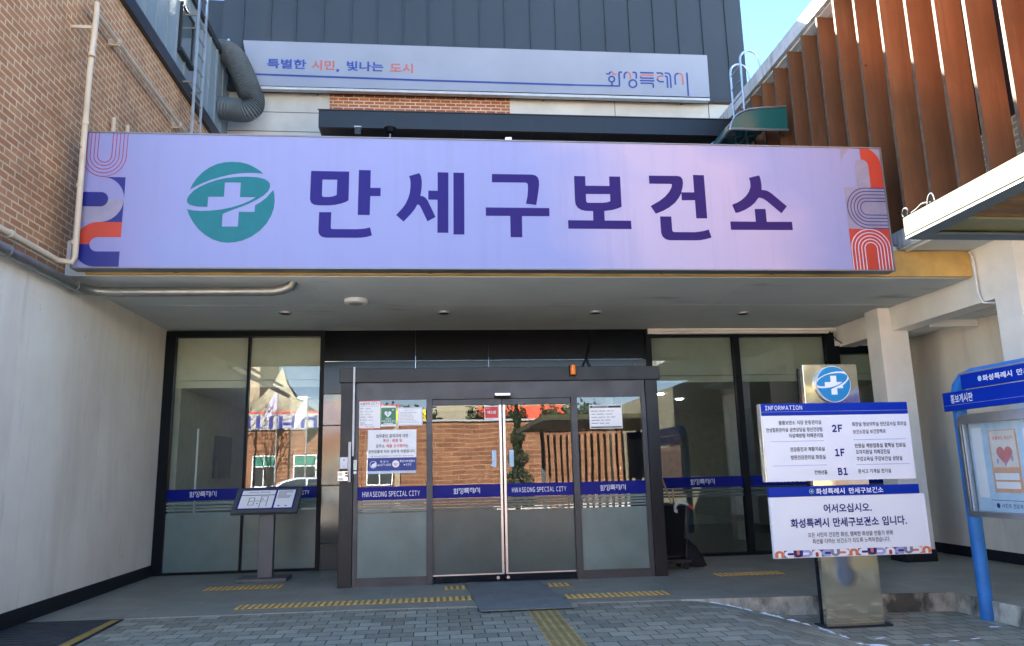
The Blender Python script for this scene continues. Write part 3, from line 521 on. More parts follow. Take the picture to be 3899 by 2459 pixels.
# ================= PORTAL =================
Yp = 10.85
Pt = thing('entrance_portal', 'dark grey automatic sliding door portal under the porch, glass with blue bands', 'entrance', (.94, Yp, 0))
MB().bbox(-1.37, 3.28, Yp - .05, 12.9, 2.78, 2.98, .006).build('header', 'portal_dark', Pt)
MB().bbox(-1.345, -1.16, Yp - .02, 11.0, 0, 2.78).build('outer_post', 'portal_dark', Pt); MB().bbox(3.06, 3.24, Yp - .02, 11.0, 0, 2.78).build('outer_post', 'portal_dark', Pt)
MB().box(-1.14, 3.05, Yp + .0, Yp + .12, 2.535, 2.778).build('door_head', 'portal_frame', Pt)
for a, b in ((-1.155, -1.095), (-.145, -.062), (1.945, 2.035), (2.99, 3.055)): MB().bbox(a, b, Yp - .01, Yp + .1, 0, 2.535, .003).build('mullion', 'portal_frame', Pt)
MB().box(-1.095, -.145, Yp - .005, Yp + .09, 0, .115).build('sill', 'portal_frame', Pt); MB().box(2.035, 2.99, Yp - .005, Yp + .09, 0, .115).build('sill', 'portal_frame', Pt)
def panel(x0, x1, z0, z1, y, kind, fm, par):
    n = 'side_glass' if kind == 's' else 'sliding_door'
    if kind == 's': o = MB().pane(x0, x1, y + .002, z0, z1).build(n, 'glass_door', par); 
    else:
        m = MB().pane(x0, x1, y + .002, z0, z1); o = m.build(n, 'glass_door', par)
    g = y - .003
    MB().box(x0, x1, g, y - .0005, z0, .965).build('frosted_film', fm, o)
    m = MB()
    for z, h in ((.985, .022), (1.02, .032), (1.065, .022), (1.10, .035)): m.box(x0, x1, g, y - .0005, z, z + h)
    m.build('film_stripes', fm, o); MB().box(x0, x1, g, y - .0005, 1.145, 1.325).build('blue_band', 'band_blue', o); return o
yg = Yp + .02
o = panel(-1.095, -.145, .115, 2.535, yg, 's', 'frost', Pt); m = MB(); text(m, 'HWASEONG SPECIAL CITY', (-1.03, -.24, 1.19, 1.262), plY(yg - .006), .006, gap=.19); m.build('lettering', 'text_white', o)
o = panel(2.035, 2.99, .115, 2.535, yg, 's', 'frost', Pt); m = MB(); logo(m, 2.325, 1.19, .37, plY(yg - .006), 0, 0, 0); m.build('city_logo', 'text_white', o)
yd = Yp + .05
o = panel(-.062, .905, .11, 2.445, yd, 'd', 'frost_dark', Pt); m = MB(); logo(m, .23, 1.195, .37, plY(yd - .006), 0, 0, 0); m.build('city_logo', 'text_white', o)
MB().box(-.06, .935, yd - .015, yd + .03, .012, .10).build('door_rail', 'black_panel', o); MB().box(-.06, .935, yd - .012, yd + .03, 2.45, 2.53).build('door_rail', 'portal_frame', o)
MB().bbox(.895, .930, yd - .02, yd + .03, .10, 2.445, .003).box(-.062, .90, yd - .008, yd, .10, .116).build('door_edge', 'alu', o)
MB().lathe((.84, yd - .018, .055), [(.022, -.006), (.022, .006)], 14, 'Y').build('door_lock', 'alu', o); MB().bbox(.78, .845, yd - .012, yd - .003, 1.56, 1.80, .01).build('door_pad', 'pale_blue', o)
o = panel(.975, 1.945, .11, 2.445, yd, 'd', 'frost_dark', Pt); m = MB(); text(m, 'HWASEONG SPECIAL CITY', (1.06, 1.84, 1.20, 1.268), plY(yd - .006), .006, gap=.19); m.build('lettering', 'text_white', o)
MB().box(.945, 1.943, yd - .015, yd + .03, .012, .10).build('door_rail', 'black_panel', o); MB().box(.945, 1.943, yd - .012, yd + .03, 2.45, 2.53).build('door_rail', 'portal_frame', o)
MB().bbox(.948, .984, yd - .02, yd + .03, .10, 2.445, .003).box(.98, 1.943, yd - .008, yd, .10, .116).build('door_edge', 'alu', o)
MB().lathe((.98, yd - .018, .055), [(.022, -.006), (.022, .006)], 14, 'Y').build('door_lock', 'alu', o); MB().bbox(1.03, 1.095, yd - .012, yd - .003, 1.56, 1.80, .01).build('door_pad', 'pale_blue', o)
MB().box(-.85, .3, yg + .25, yg + .3, .9, .92).build('inner_rail', 'alu_dull', Pt)
s = thing('door_sensor', 'silver motion sensor centred on the frame above the sliding doors', 'sensor', (.94, Yp, 2.58))
MB().bbox(.83, 1.06, Yp - .05, Yp, 2.565, 2.61, .006).build('housing', 'alu', s); MB().bbox(.83, 1.06, Yp - .055, Yp, 2.535, 2.565, .004).build('lens_strip', 'plastic_black', s)
s = thing('warning_beacon', 'orange warning lamp fixed to the dark portal header', 'lamp', (1.98, 10.78, 2.92))
MB().bbox(1.93, 2.03, 10.775, 10.80, 2.84, 3.0, .004).build('bracket', 'plastic_black', s); MB().lathe((1.98, 10.755, 2.85), [(.03, 0), (.042, .01), (.042, .14), (.03, .15)], 16).build('lens', 'orange_lens', s, True)
s = thing('conduit', 'thin grey cable conduit running up the left post of the entrance portal', 'conduit', (-1.17, 10.78, 1.4))
MB().bbox(-1.175, -1.145, 10.77, 10.80, 1.75, 3.0, .003).build('duct', 'alu_dull', s); MB().bbox(-1.225, -1.185, 10.76, 10.80, 1.40, 1.95, .003).build('box', 'alu_dull', s)
s = thing('call_button_panel', 'white call button panel on the left post of the portal, above the card terminal', 'intercom', (-1.28, 10.8, 1.66))
MB().bbox(-1.337, -1.222, 10.79, 10.83, 1.582, 1.742, .004).build('plate', 'white_plain', s); MB().lathe((-1.282, 10.785, 1.70), [(.016, 0), (.016, .008)], 14, 'Y').lathe((-1.282, 10.785, 1.62), [(.016, 0), (.016, .008)], 14, 'Y').build('button', 'alu_dull', s)
s = thing('card_terminal', 'silver card reader terminal with small yellowish screen on the portal post', 'card reader', (-1.28, 10.8, 1.48))
MB().bbox(-1.365, -1.205, 10.76, 10.83, 1.415, 1.553, .006).build('housing', 'alu', s); MB().box(-1.35, -1.29, 10.755, 10.76, 1.485, 1.535).build('display', 'screen', s)
MB().box(-1.35, -1.28, 10.756, 10.76, 1.43, 1.465).build('speaker', 'alu_dull', s); MB().box(-1.26, -1.22, 10.755, 10.76, 1.475, 1.495).box(-1.26, -1.225, 10.755, 10.76, 1.51, 1.535).build('slot', 'plastic_black', s)
s = thing('door_switch', 'narrow white door switch with label beside the portal glass', 'switch', (-1.14, 10.83, 1.62))
MB().bbox(-1.157, -1.108, 10.815, 10.84, 1.56, 1.70, .004).build('plate', 'white_plain', s); MB().box(-1.147, -1.118, 10.812, 10.816, 1.595, 1.68).build('label_strip', 'screen', s); MB().bbox(-1.157, -1.112, 10.82, 10.84, 1.51, 1.545, .003).build('tag', 'paper', s)
# notices on the glass
yn = yg - .012
def sheet(x0, x1, z0, z1, m_='paper', par=None, y=yn, name='sheet'): return MB().box(x0, x1, y, y + .005, z0, z1).build(name, m_, par)
def lines(par, x0, x1, z0, z1, n, m_='ink_gray', y=yn, th=.35, seed=1, name='small_print'):
    r = random.Random(seed); mb = MB(); h = (z1 - z0) / n
    for i in range(n):
        x = x0; xe = x0 + (x1 - x0) * (.6 + .4 * r.random())
        while x < xe:
            w_ = h * (.8 + 2.2 * r.random()); a = min(x + w_, xe); zc = z1 - (i + .5) * h
            mb.box(x, a, y - .002, y - .001, zc - h * th / 2, zc + h * th / 2); x = a + h * .4
    return mb.build(name, m_, par)
s = thing('cctv_notice', 'white CCTV notice with pink edges beside the green AED sign on the side glass', 'notice', (-.95, yn, 2.33))
sheet(-1.094, -.798, 2.13, 2.53, par=s); MB().box(-1.094, -.798, yn - .001, yn, 2.515, 2.53).box(-1.094, -.798, yn - .001, yn, 2.13, 2.138).box(-1.07, -.82, yn - .001, yn, 2.445, 2.448).build('pink_edge', 'ink_red', s)
m = MB(); text(m, '시설관리 CCTV', (-1.08, -.81, 2.462, 2.505), plY(yn - .002), .012); m.build('heading', 'ink_black', s)
m = MB()
for z, t_ in ((2.412, '목적 : 시설관리'), (2.372, '장소 : 보건소 입구'), (2.332, '시간 : 24시간'), (2.292, '촬영범위 : 건물주변'), (2.252, '관리책임자 : 보건소'), (2.212, '전화번호')): text(m, t_, (-1.075, -1.075 + .016 * len(t_), z - .011, z + .011), plY(yn - .002), .005)
text(m, '화성시보건소', (-1.0, -.88, 2.148, 2.166), plY(yn - .002), .01); m.build('lettering', 'ink_gray', s); lines(s, -1.08, -.81, 2.175, 2.195, 1, 'ink_red')
s = thing('defibrillator_sign', 'green AED sign with white heart on the side glass of the entrance', 'sign', (-.68, yn, 2.3))
sheet(-.79, -.574, 2.158, 2.452, par=s); MB().box(-.785, -.579, yn - .0012, yn, 2.19, 2.422).build('green_panel', 'green_sign', s)
m = MB(); hz, hx, k = 2.335, -.69, .05
m.flat([[(hx + k * .062 * 16 * sin(t) ** 3, hz + k * .062 * (13 * cos(t) - 5 * cos(2 * t) - 2 * cos(3 * t) - cos(4 * t))) for t in [i * 2 * pi / 28 for i in range(28)]]], plY(yn - .003))
m.box(-.635, -.605, yn - .003, yn - .0015, 2.388, 2.396).box(-.624, -.616, yn - .003, yn - .0015, 2.377, 2.407)
text(m, 'AED', (-.725, -.645, 2.255, 2.277), plY(yn - .003), .02); text(m, '자동심장충격기', (-.775, -.59, 2.220, 2.246), plY(yn - .003), .014); m.box(-.75, -.615, yn - .003, yn - .0015, 2.197, 2.209); m.build('heart_and_letters', 'text_white', s)
MB().add([(hx + .008, yn - .004, hz + .03), (hx - .014, yn - .004, hz - .004), (hx - .001, yn - .004, hz + .001), (hx - .008, yn - .004, hz - .03), (hx + .014, yn - .004, hz + .008), (hx + .002, yn - .004, hz + .006)], [(0, 1, 2, 5), (2, 3, 4, 5)]).build('flash', 'green_sign', s)
s = thing('certificate_notice', 'landscape certificate sheet with lilac border on the side glass', 'notice', (-.37, yn, 2.29))
sheet(-.545, -.203, 2.168, 2.420, par=s); MB().box(-.535, -.213, yn - .001, yn, 2.178, 2.182).box(-.535, -.213, yn - .001, yn, 2.406, 2.410).box(-.535, -.531, yn - .001, yn, 2.18, 2.41).box(-.217, -.213, yn - .001, yn, 2.18, 2.41).build('border', 'pat_lilac', s)
lines(s, -.46, -.29, 2.375, 2.392, 1, 'pat_lilac', seed=4, name='heading'); lines(s, -.52, -.23, 2.20, 2.36, 8, 'pat_gray', seed=5, th=.22)
s = thing('warning_poster', 'large white poster with red and black Korean words and blue foot on the side glass', 'poster', (-.63, yn, 1.82))
sheet(-.966, -.288, 1.535, 2.112, par=s); sheet(-.966, -.292, 1.505, 1.532, 'pale_blue', s, yn + .002, 'tape')
MB().box(-.966, -.288, yn - .0015, yn, 1.54, 1.722).build('blue_foot', 'logo_blue', s)
F_ = plY(yn - .003)
for t_, b_ in (('업무중인 공직자에 대한', (-.851, -.403, 2.00, 2.05)), ('공무소', (-.853, -.732, 1.862, 1.908)), ('는', (-.437, -.40, 1.862, 1.908)), ('관련법률에 따라 엄하게 처벌됩니다.', (-.956, -.303, 1.787, 1.832))): m = MB(); text(m, t_, b_, F_, .014); m.build('black_words', 'ink_black', s)
m = MB(); text(m, '폭언 · 폭행 및', (-.755, -.489, 1.936, 1.982), F_, .018); text(m, '재물 손괴행위', (-.71, -.442, 1.862, 1.908), F_, .018); m.build('red_words', 'ink_red', s)
m = MB(); text(m, '형법 제136조(공무집행방해) 5년 이하 징역 또는 1천만원 이하 벌금', (-.926, -.33, 1.735, 1.752), F_, .01); m.build('fine_print', 'ink_blue', s)
m = MB(); text(m, '화 성 시', (-.79, -.68, 1.655, 1.685), F_, .015); text(m, '1577-4200', (-.80, -.64, 1.61, 1.64), F_, .015); text(m, '화성서부경찰서', (-.52, -.31, 1.655, 1.688), F_, .012); text(m, '112', (-.43, -.36, 1.612, 1.64), F_, .015)
m.box(-.825, -.805, yn - .003, yn - .002, 1.612, 1.628).box(-.463, -.443, yn - .003, yn - .002, 1.614, 1.630); m.flat([arc(-.575, 1.635, .05, 0, 350, 20)], F_); m.flat([arc(-.885, 1.63, .05, 0, 350, 20), arc(-.885, 1.63, .044, 0, 350, 20)], F_)
m.flat([[(-.92, 1.60), (-.90, 1.64), (-.87, 1.65), (-.85, 1.675), (-.845, 1.61), (-.88, 1.59)]], F_); m.build('white_words', 'text_white', s)
MB().flat([[(-.61, 1.645), (-.54, 1.645), (-.56, 1.615), (-.575, 1.605), (-.59, 1.615)]], plY(yn - .004)).build('badge', 'skin_tone', s)
s = thing('red_security_sticker', 'red square security company sticker at the top of the left sliding door', 'sticker', (.79, yd - .01, 2.33))
sheet(.685, .89, 2.218, 2.428, par=s, y=yd - .012); MB().box(.693, .882, yd - .0135, yd - .012, 2.255, 2.42).build('red_panel', 'red_sign', s); m = MB(); text(m, '에스원', (.728, .848, 2.315, 2.36), plY(yd - .015), .02); text(m, '안전지킴이', (.705, .765, 2.392, 2.405), plY(yd - .015), .01); m.build('lettering', 'text_white', s)
lines(s, .70, .87, 2.225, 2.25, 2, 'ink_gray', y=yd - .012, seed=9)
s = thing('framed_notice', 'white framed notice sheet with dark head and foot bars on the right side glass', 'notice', (2.45, yn, 2.25))
sheet(2.213, 2.697, 2.075, 2.42, par=s); MB().box(2.225, 2.685, yn - .0015, yn, 2.375, 2.407).box(2.225, 2.685, yn - .0015, yn, 2.085, 2.105).build('head_bar', 'ink_black', s)
m = MB(); text(m, '청년안전관리의 달 현황', (2.26, 2.50, 2.382, 2.400), plY(yn - .003), .012); m.build('heading', 'text_white', s); lines(s, 2.24, 2.66, 2.13, 2.35, 5, 'ink_gray', seed=12, th=.2)
# ================= MAIN SIGN =================
S = thing('main_signboard', 'huge lavender signboard over the porch with purple Korean letters and teal cross emblem', 'signboard', (.85, 8.95, 3.94))
ys_ = 8.95; F_ = plY(ys_ - .003)
MB().box(-4.235, 5.93, ys_, ys_ + .16, 3.955, 5.635).build('panel', 'sign_print', S)
mb = MB().box(-4.25, 5.95, ys_ - .012, ys_ + .17, 3.938, 3.954).box(-4.25, 5.95, ys_ - .012, ys_ + .17, 5.636, 5.652).box(-4.252, -4.236, ys_ - .012, ys_ + .17, 3.954, 5.636).box(5.931, 5.948, ys_ - .012, ys_ + .17, 3.954, 5.636); mb.build('edge_frame', 'sign_frame', S)
mb = MB()
for x in (-3.2, -.1, 2.9, 4.4): mb.box(x, x + .05, ys_ + .17, 9.36, 3.98, 4.02); mb.box(x, x + .05, ys_ + .17, 9.36, 5.3, 5.34)
mb.build('bracket', 'trim_dark', S)
for g in GLYPHS_BY_LETTER:
    mb = MB()
    for loops in g: mb.flat(loops, F_)
    mb.build('letter', 'letter_violet', S)
mb = MB(); emblem(mb, -2.47, 4.775, .516, F_); mb.build('emblem', 'teal', S)
# ornamental tiles; local unit square -> board
def tile(x0, x1, z0, z1, y): return lambda u, v: (x0 + (x1 - x0) * u, y, z0 + (z1 - z0) * v)
def linew(mb, f, w_, *paths):
    for p in paths: mb.ribbon(p, w_, f)
o = MB(); mats = ['pat_gray', 'pat_red', 'pat_lilac', 'pat_blue', 'pat_white', 'pat_crimson']
x0, x1 = 5.372, 5.928; Z = [5.634, 5.080, 4.508, 3.956]
f = tile(x0, x1, Z[1], Z[0], ys_ - .003); fa = tile(x0, x1, Z[1], Z[0], ys_ - .005)
o.m(0).flat([[(0, 1), (0, .58)] + arc(.5, .55, .5, 176, 90, 12)[0:] ], f); o.flat([[(1, 1), (.5, 1)] + arc(.5, .55, .5, 78, 4, 10)], f)
o.m(1).flat([[(1, .55)] + arc(.5, .55, .5, 4, 90, 14)[1:] + [(.5, .72)] + arc(.5, .55, .17, 80, 0, 8) + [(.67, 0), (1, 0)]], f)
o.m(0).flat([arc(.5, .55, .17, 0, 180, 16) + [(.33, 0), (.67, 0)]], fa)
f = tile(x0, x1, Z[2], Z[1], ys_ - .003); fa = tile(x0, x1, Z[2], Z[1], ys_ - .005)
o.m(0).flat([[(0, 0), (1, 0), (1, 1), (0, 1)]], f); o.m(3)
for r in (.488, .407, .326, .245, .166): o.ribbon([(1, .5 + r)] + arc(.52, .5, r, 90, 270, 26) + [(1, .5 - r)], .021, fa)
f = tile(x0, x1, Z[3], Z[2], ys_ - .003); fa = tile(x0, x1, Z[3], Z[2], ys_ - .005)
o.m(1).flat([[(0, 0), (1, 0), (1, 1), (0, 1)]], f); o.m(4)
for r in (.478, .397, .316, .235, .156): o.ribbon([(.5 - r, 0)] + arc(.5, .51, r, 180, 0, 26) + [(.5 + r, 0)], .024, fa)
o.build('ornament', mats, S); o = MB()
x0, x1 = -4.235, -3.71; Z = [5.634, 5.07, 4.505, 3.956]
f = tile(x0, x1, Z[1], Z[0], ys_ - .003); o.m(5)
for r in (.478, .397, .316, .235, .156): o.ribbon([(.5 - r, 1)] + arc(.5, .49, r, 180, 360, 26) + [(.5 + r, 1)], .017, f)
f = tile(x0, x1, Z[2], Z[1], ys_ - .003); fa = tile(x0, x1, Z[2], Z[1], ys_ - .005); fb = tile(x0, x1, Z[2], Z[1], ys_ - .007)
o.m(3).flat([[(1, 1), (.5, 1)] + arc(.5, .5, .5, 86, 0, 12)], f).flat([[(1, 0)] + arc(.5, .5, .5, 0, -86, 12) + [(.5, 0)]], f)
o.m(0).flat([[(0, .5), (0, 0)] + arc(.5, .5, .5, -90, 0, 14)], f); o.m(3).flat([[(0, .66)] + arc(.5, .5, .16, 90, -90, 14) + [(0, .34)]], fa)
f = tile(x0, x1, Z[3], Z[2], ys_ - .003); fa = tile(x0, x1, Z[3], Z[2], ys_ - .005)
o.m(1).flat([[(1, 1)] + arc(.5, .5, .5, 90, 180, 14) + [(.34, .5)] + arc(.5, .5, .16, 180, 90, 8) + [(1, .66)]], f)
o.m(3).flat([arc(.5, .5, .5, 180, 270, 14) + [(1, 0), (1, .34)] + arc(.5, .5, .16, 270, 180, 8)], f)
o.build('ornament', mats, S)
# ================= UPPER SIGN =================
S = thing('upper_signboard', 'long pale blue signboard with small Korean slogan and city logo high on the dark wall', 'signboard', (1.1, 15.35, 9.76)); yu = 15.35; F_ = plY(yu - .004)
MB().add([(-3.94, yu, 9.76), (6.235, yu, 9.775), (6.245, yu, 10.826), (-4.16, yu, 10.818), (-3.94, yu + .16, 9.76), (6.235, yu + .16, 9.775), (6.245, yu + .16, 10.826), (-4.16, yu + .16, 10.818)], [(0, 1, 2, 3), (4, 5, 6, 7), (0, 1, 5, 4), (1, 2, 6, 5), (2, 3, 7, 6), (3, 0, 4, 7)]).build('panel', 'sign_upper', S)
mb = MB()
for x in (-2.6, .2, 2.4, 5.6): mb.box(x, x + .05, yu + .16, 15.6, 9.70, 9.80)
mb.build('bracket', 'trim_dark', S); MB().box(-3.94, 6.24, yu + .02, yu + .15, 9.70, 9.758).build('edge', 'alu_dull', S)
for t_, b_, c_ in (('특별한', (-3.632, -2.80, 10.17, 10.40), 'logo_blue'), ('시민', (-2.69, -2.19, 10.165, 10.40), 'logo_red'), (',', (-2.16, -2.09, 10.12, 10.20), 'logo_blue'), ('빛나는', (-1.93, -1.14, 10.165, 10.40), 'logo_blue'), ('도시', (-1.0, -.495, 10.15, 10.385), 'logo_red')): m = MB(); text(m, t_, b_, F_, .026); m.build('slogan_word', c_, S)
m = MB(); logo(m, 3.847, 9.93, 1.886, F_, full=True); m.m(0).ribbon([(-3.9, 10.02), (-.5, 9.99), (3.08, 9.979)], .045, plY(yu - .0035)); m.build('city_logo', ['line_blue', 'logo_red'], S)
# ================= SLATTED BUILDING =================
B = thing('slatted_building', 'two-storey building with tall rust-brown vertical fins and flat concrete roof edge', 'building', (7, 9, 4.3))
rf = []; r = random.Random(5); mb = MB(); mb.box(6.25, 14, 2.0, 15.0, 8.80, 9.07); mb.build('roof_slab', 'weathered_concrete', B)
mb = MB().box(6.33, 7.1, 2.0, 14.9, 8.765, 8.80); mb.box(6.45, 6.49, 2, 14.9, 8.755, 8.765).build('roof_soffit', 'ceiling_paint', B)
MB().box(6.25, 12, 1.5, 9.29, 4.34, 4.58).box(6.25, 12, 9.29, 14.9, 4.41, 4.58).build('floor_slab', 'weathered_concrete', B)
MB().box(6.27, 12, 1.5, 9.29, 4.325, 4.34).box(6.36, 6.40, 1.5, 9.29, 4.30, 4.325).build('soffit', 'ceiling_paint', B)
MB().box(6.98, 12, 2.1, 14.8, 4.58, 8.77).build('brick_wall', 'brick_gray', B)
for y in (5.2, 7.4, 9.7): MB().box(6.96, 6.985, y, y + 1.1, 5.6, 7.9).build('window', 'black_panel', B)
for k, y in enumerate([14.41, 13.88, 13.354, 12.85, 12.305, 11.74, 11.216, 10.699, 10.171, 9.635, 9.065, 8.514, 7.992, 7.495, 6.979, 6.45, 5.92, 5.4, 4.88, 4.36]):
    z0 = 4.585 + .0; zt = 8.752 + .01 * r.random(); a = (r.random() - .5) * .03
    bm_ = MB().box(6.286, 6.69 if y > 8.3 else 6.635, y, y + .045, z0, zt); fin = bm_.build('fin', 'fin_wood', B)
    for v in fin.data.vertices: v.co.x += a * (v.co.z) * .02
    MB().box(6.278, 6.286, y - .002, y + .047, z0, zt).build('fin_edge', 'fin_edge', fin)
# green awning and its terrace door
A = thing('green_awning', 'small green curved awning with white frame beside the slatted building', 'awning', (5.7, 12, 7.4))
pf = [(6.28, 7.82), (6.10, 7.80), (5.80, 7.775), (5.58, 7.745), (5.42, 7.68), (5.31, 7.60), (5.245, 7.49), (5.205, 7.375)]
mb = MB()
for (a, b), (c, d) in zip(pf, pf[1:]): mb.quad((a, 12.02, b), (a, 15.4, b), (c, 15.4, d), (c, 12.02, d)); mb.quad((a, 12.02, b + .012), (a, 15.4, b + .012), (c, 15.4, d + .012), (c, 12.02, d + .012))
mb.flat([pf + [(6.28, 7.37)]], plY(12.01)).flat([pf + [(6.28, 7.37)]], plY(15.4)); mb.build('sheet', 'green_poly', A)
mb = MB()
for y in (12.0, 13.15, 14.3, 15.4): mb.tube([(p[0], y, p[1] + .01) for p in pf], .02, 6)
mb.tube([(5.205, 12, 7.37), (5.205, 15.4, 7.37)], .025, 6).tube([(5.205, 12, 7.37), (6.28, 12, 7.37)], .022, 6); mb.build('frame', 'galv', A, True)
T = thing('terrace_porch', 'green glazed terrace doorway under the curved awning', 'doorway', (5.9, 14.6, 4.4))
MB().box(5.5, 6.2, 14.6, 14.66, 4.41, 7.35).build('glazing', 'green_poly', T); MB().box(5.40, 5.46, 14.58, 14.68, 4.41, 7.36).box(6.2, 6.26, 14.58, 14.68, 4.41, 7.36).box(5.46, 6.2, 14.58, 14.68, 6.95, 7.0).build('frame', 'galv', T)
MB().box(5.86, 6.18, 14.57, 14.60, 4.45, 6.9).build('door', 'black_panel', T); MB().box(6.0, 6.25, 13.3, 13.5, 4.59, 7.5).build('brick_pier', 'brick_grayx', T)
H = thing('roof_ladder', 'pair of looped galvanised handrails of a roof ladder beside the slatted building', 'ladder', (6, 13.2, 8))
for y in (13.45, 12.95):
    dz = .0; zt = 9.30
    p = [(5.93, y, 4.42), (5.93, y, zt)] + [(6.12 - .19 * cos(radians(t)), y, zt + .19 * sin(radians(t))) for t in range(15, 180, 15)] + [(6.31, y, zt), (6.34, y, 9.05)]
    MB().tube(p, .022, 10).build('handrail', 'galv', H, True)
mb = MB()
for i in range(16): mb.tube([(5.93, 12.95, 4.7 + i * .3), (5.93, 13.45, 4.7 + i * .3)], .012, 6)
mb.build('rungs', 'galv', H, True)
# ================= DUCT, PIPES, LADDER =================
def smooth_path(P, n=8):
    P = [Vector(p) for p in P]; out = []
    for i in range(len(P) - 1):
        p0, p1, p2, p3 = P[max(i - 1, 0)], P[i], P[i + 1], P[min(i + 2, len(P) - 1)]
        for k in range(n):
            t = k / n; out.append(.5 * ((2 * p1) + (p2 - p0) * t + (2 * p0 - 5 * p1 + 4 * p2 - p3) * t * t + (3 * p1 - p0 - 3 * p2 + p3) * t ** 3))
    return out + [P[-1]]
D_ = thing('flexible_duct', 'thick grey ribbed flexible duct looping out of the blue-grey cladding beside the upper sign', 'duct', (-4.3, 15.1, 9))
pth = smooth_path([(-4.65, 15.1, 10.40), (-4.42, 15.08, 10.36), (-4.22, 15.03, 10.18), (-4.04, 15.0, 9.82), (-3.88, 14.98, 9.42), (-3.80, 14.98, 9.17), (-3.90, 14.98, 9.01), (-4.18, 15.05, 9.03), (-4.65, 15.12, 9.13)], 24)
rr = [.232 + .016 * (1 if i % 3 == 0 else (-.6 if i % 3 == 1 else 0)) for i in range(len(pth))]
MB().tube(pth, rr, 26).build('hose', 'duct_gray', D_, True)
MB().tube(pth[4:7], .253, 26, False).tube(pth[-8:-5], .253, 26, False).build('clamp', 'clamp', D_, True)
MB().box(-4.40, -4.36, 15.05, 15.09, 10.6, 10.66).build('clamp_screw', 'alu', D_)
Lx, Ly = -4.22, (12.66, 13.08)
L_ = thing('wall_ladder', 'galvanised ladder standing off the blue-grey cladding on the left wall', 'ladder', (-4.2, 12.9, 5))
for y in Ly: MB().bbox(Lx - .018, Lx + .018, y - .03, y + .03, 4.42, 12.6, .003).build('rail', 'galv', L_)
for i in range(26): MB().tube([(Lx, Ly[0], 4.75 + i * .30), (Lx, Ly[1], 4.75 + i * .30)], .013, 8).build('rung', 'steel_pipe', L_, True)
mb = MB()
for z in (8.35, 9.65):
    for y in Ly: mb.tube([(-4.5, y, z), (Lx, y, z)], .02, 8)
mb.build('bracket', 'steel_pipe', L_, True)
Pp = thing('beige_pipe', 'flaking beige pipe rising past the end of the big sign and along the brick', 'pipe', (-4.2, 8.85, 4))
p = [(-4.38, 4.0, 4.025), (-4.38, 8.75, 4.025), (-4.33, 8.84, 4.00), (-4.19, 8.86, 3.985), (-4.165, 8.86, 4.05), (-4.19, 8.87, 5.5), (-4.23, 8.98, 7.28), (-4.25, 9.0, 7.40), (-4.33, 9.12, 7.45), (-4.38, 9.3, 7.46), (-4.38, 12.95, 7.46)]
MB().tube(p[:6] + [(-4.205, 8.89, 6.4)] + p[6:], .034, 12).build('pipe', 'beige_pipe', Pp, True)
for y in (9.95, 12.5): MB().box(-4.5, -4.36, y, y + .05, 7.40, 7.50).tube([(-4.38, y - .02, 7.46), (-4.38, y + .05, 7.46)], .046, 12).build('pipe_clip', 'beige_pipe', Pp, True)
MB().box(-4.5, -4.26, 8.95, 8.975, 7.03, 7.07).build('pipe_clip', 'beige_pipe', Pp); MB().tube([(-4.38, 7.9, 4.025), (-4.38, 7.96, 4.025)], .045, 12).build('pipe_clip', 'beige_pipe', Pp, True)
for z in (4.2, 4.9, 5.7, 6.6): MB().tube([(-4.19, 8.872, z), (-4.19, 8.872, z + .05)], .041, 12).build('pipe_clip', 'beige_pipe', Pp, True)
Dp = thing('drain_pipe', 'silver drain pipe running along the white plaster wall and bending under the porch ceiling', 'pipe', (-4.35, 8, 3.84))
p = [(-4.39, 3.0, 3.84), (-4.39, 9.42, 3.84), (-4.35, 9.60, 3.84), (-4.24, 9.70, 3.84), (-4.05, 9.73, 3.84), (-2.10, 9.69, 3.84), (-1.96, 9.67, 3.86), (-1.87, 9.66, 3.90), (-1.84, 9.66, 3.97)]
MB().tube(p, .062, 16).build('pipe', 'steel_pipe', Dp, True)
for y in (7.9, 9.38): MB().tube([(-4.39, y, 3.84), (-4.39, y + .04, 3.84)], .07, 16).build('joint_ring', 'steel_pipe', Dp, True)
mb = MB(); mb.tube([(-3.98, 9.727, 3.84), (-3.94, 9.726, 3.84)], .067, 16).build('joint_ring', 'steel_pipe', Dp, True)
mb = MB().tube([(-4.44, 10.27, 5.3), (-4.44, 10.18, 6.43)], .03, 8).tube([(-4.44, 10.67, 5.3), (-4.44, 10.64, 6.54)], .03, 8)
one('pipe_stubs', mb, 'beige_pipe', 'two short beige pipe stubs on the brick wall just above the big sign', 'pipe', smooth=True)
mb = MB().tube([(7.26, 9.27, 4.30), (7.25, 9.2, 4.2), (7.25, 9.2, 3.7), (7.26, 9.15, 3.56), (7.5, 8.98, 3.52)], .012, 8).tube([(6.40, 9.27, 4.335), (7.26, 9.27, 4.335)], .010, 8)
one('white_cable', mb, 'white_plain', 'thin white cable running over the end of the yellow beam and down the side beam', 'cable', smooth=True)
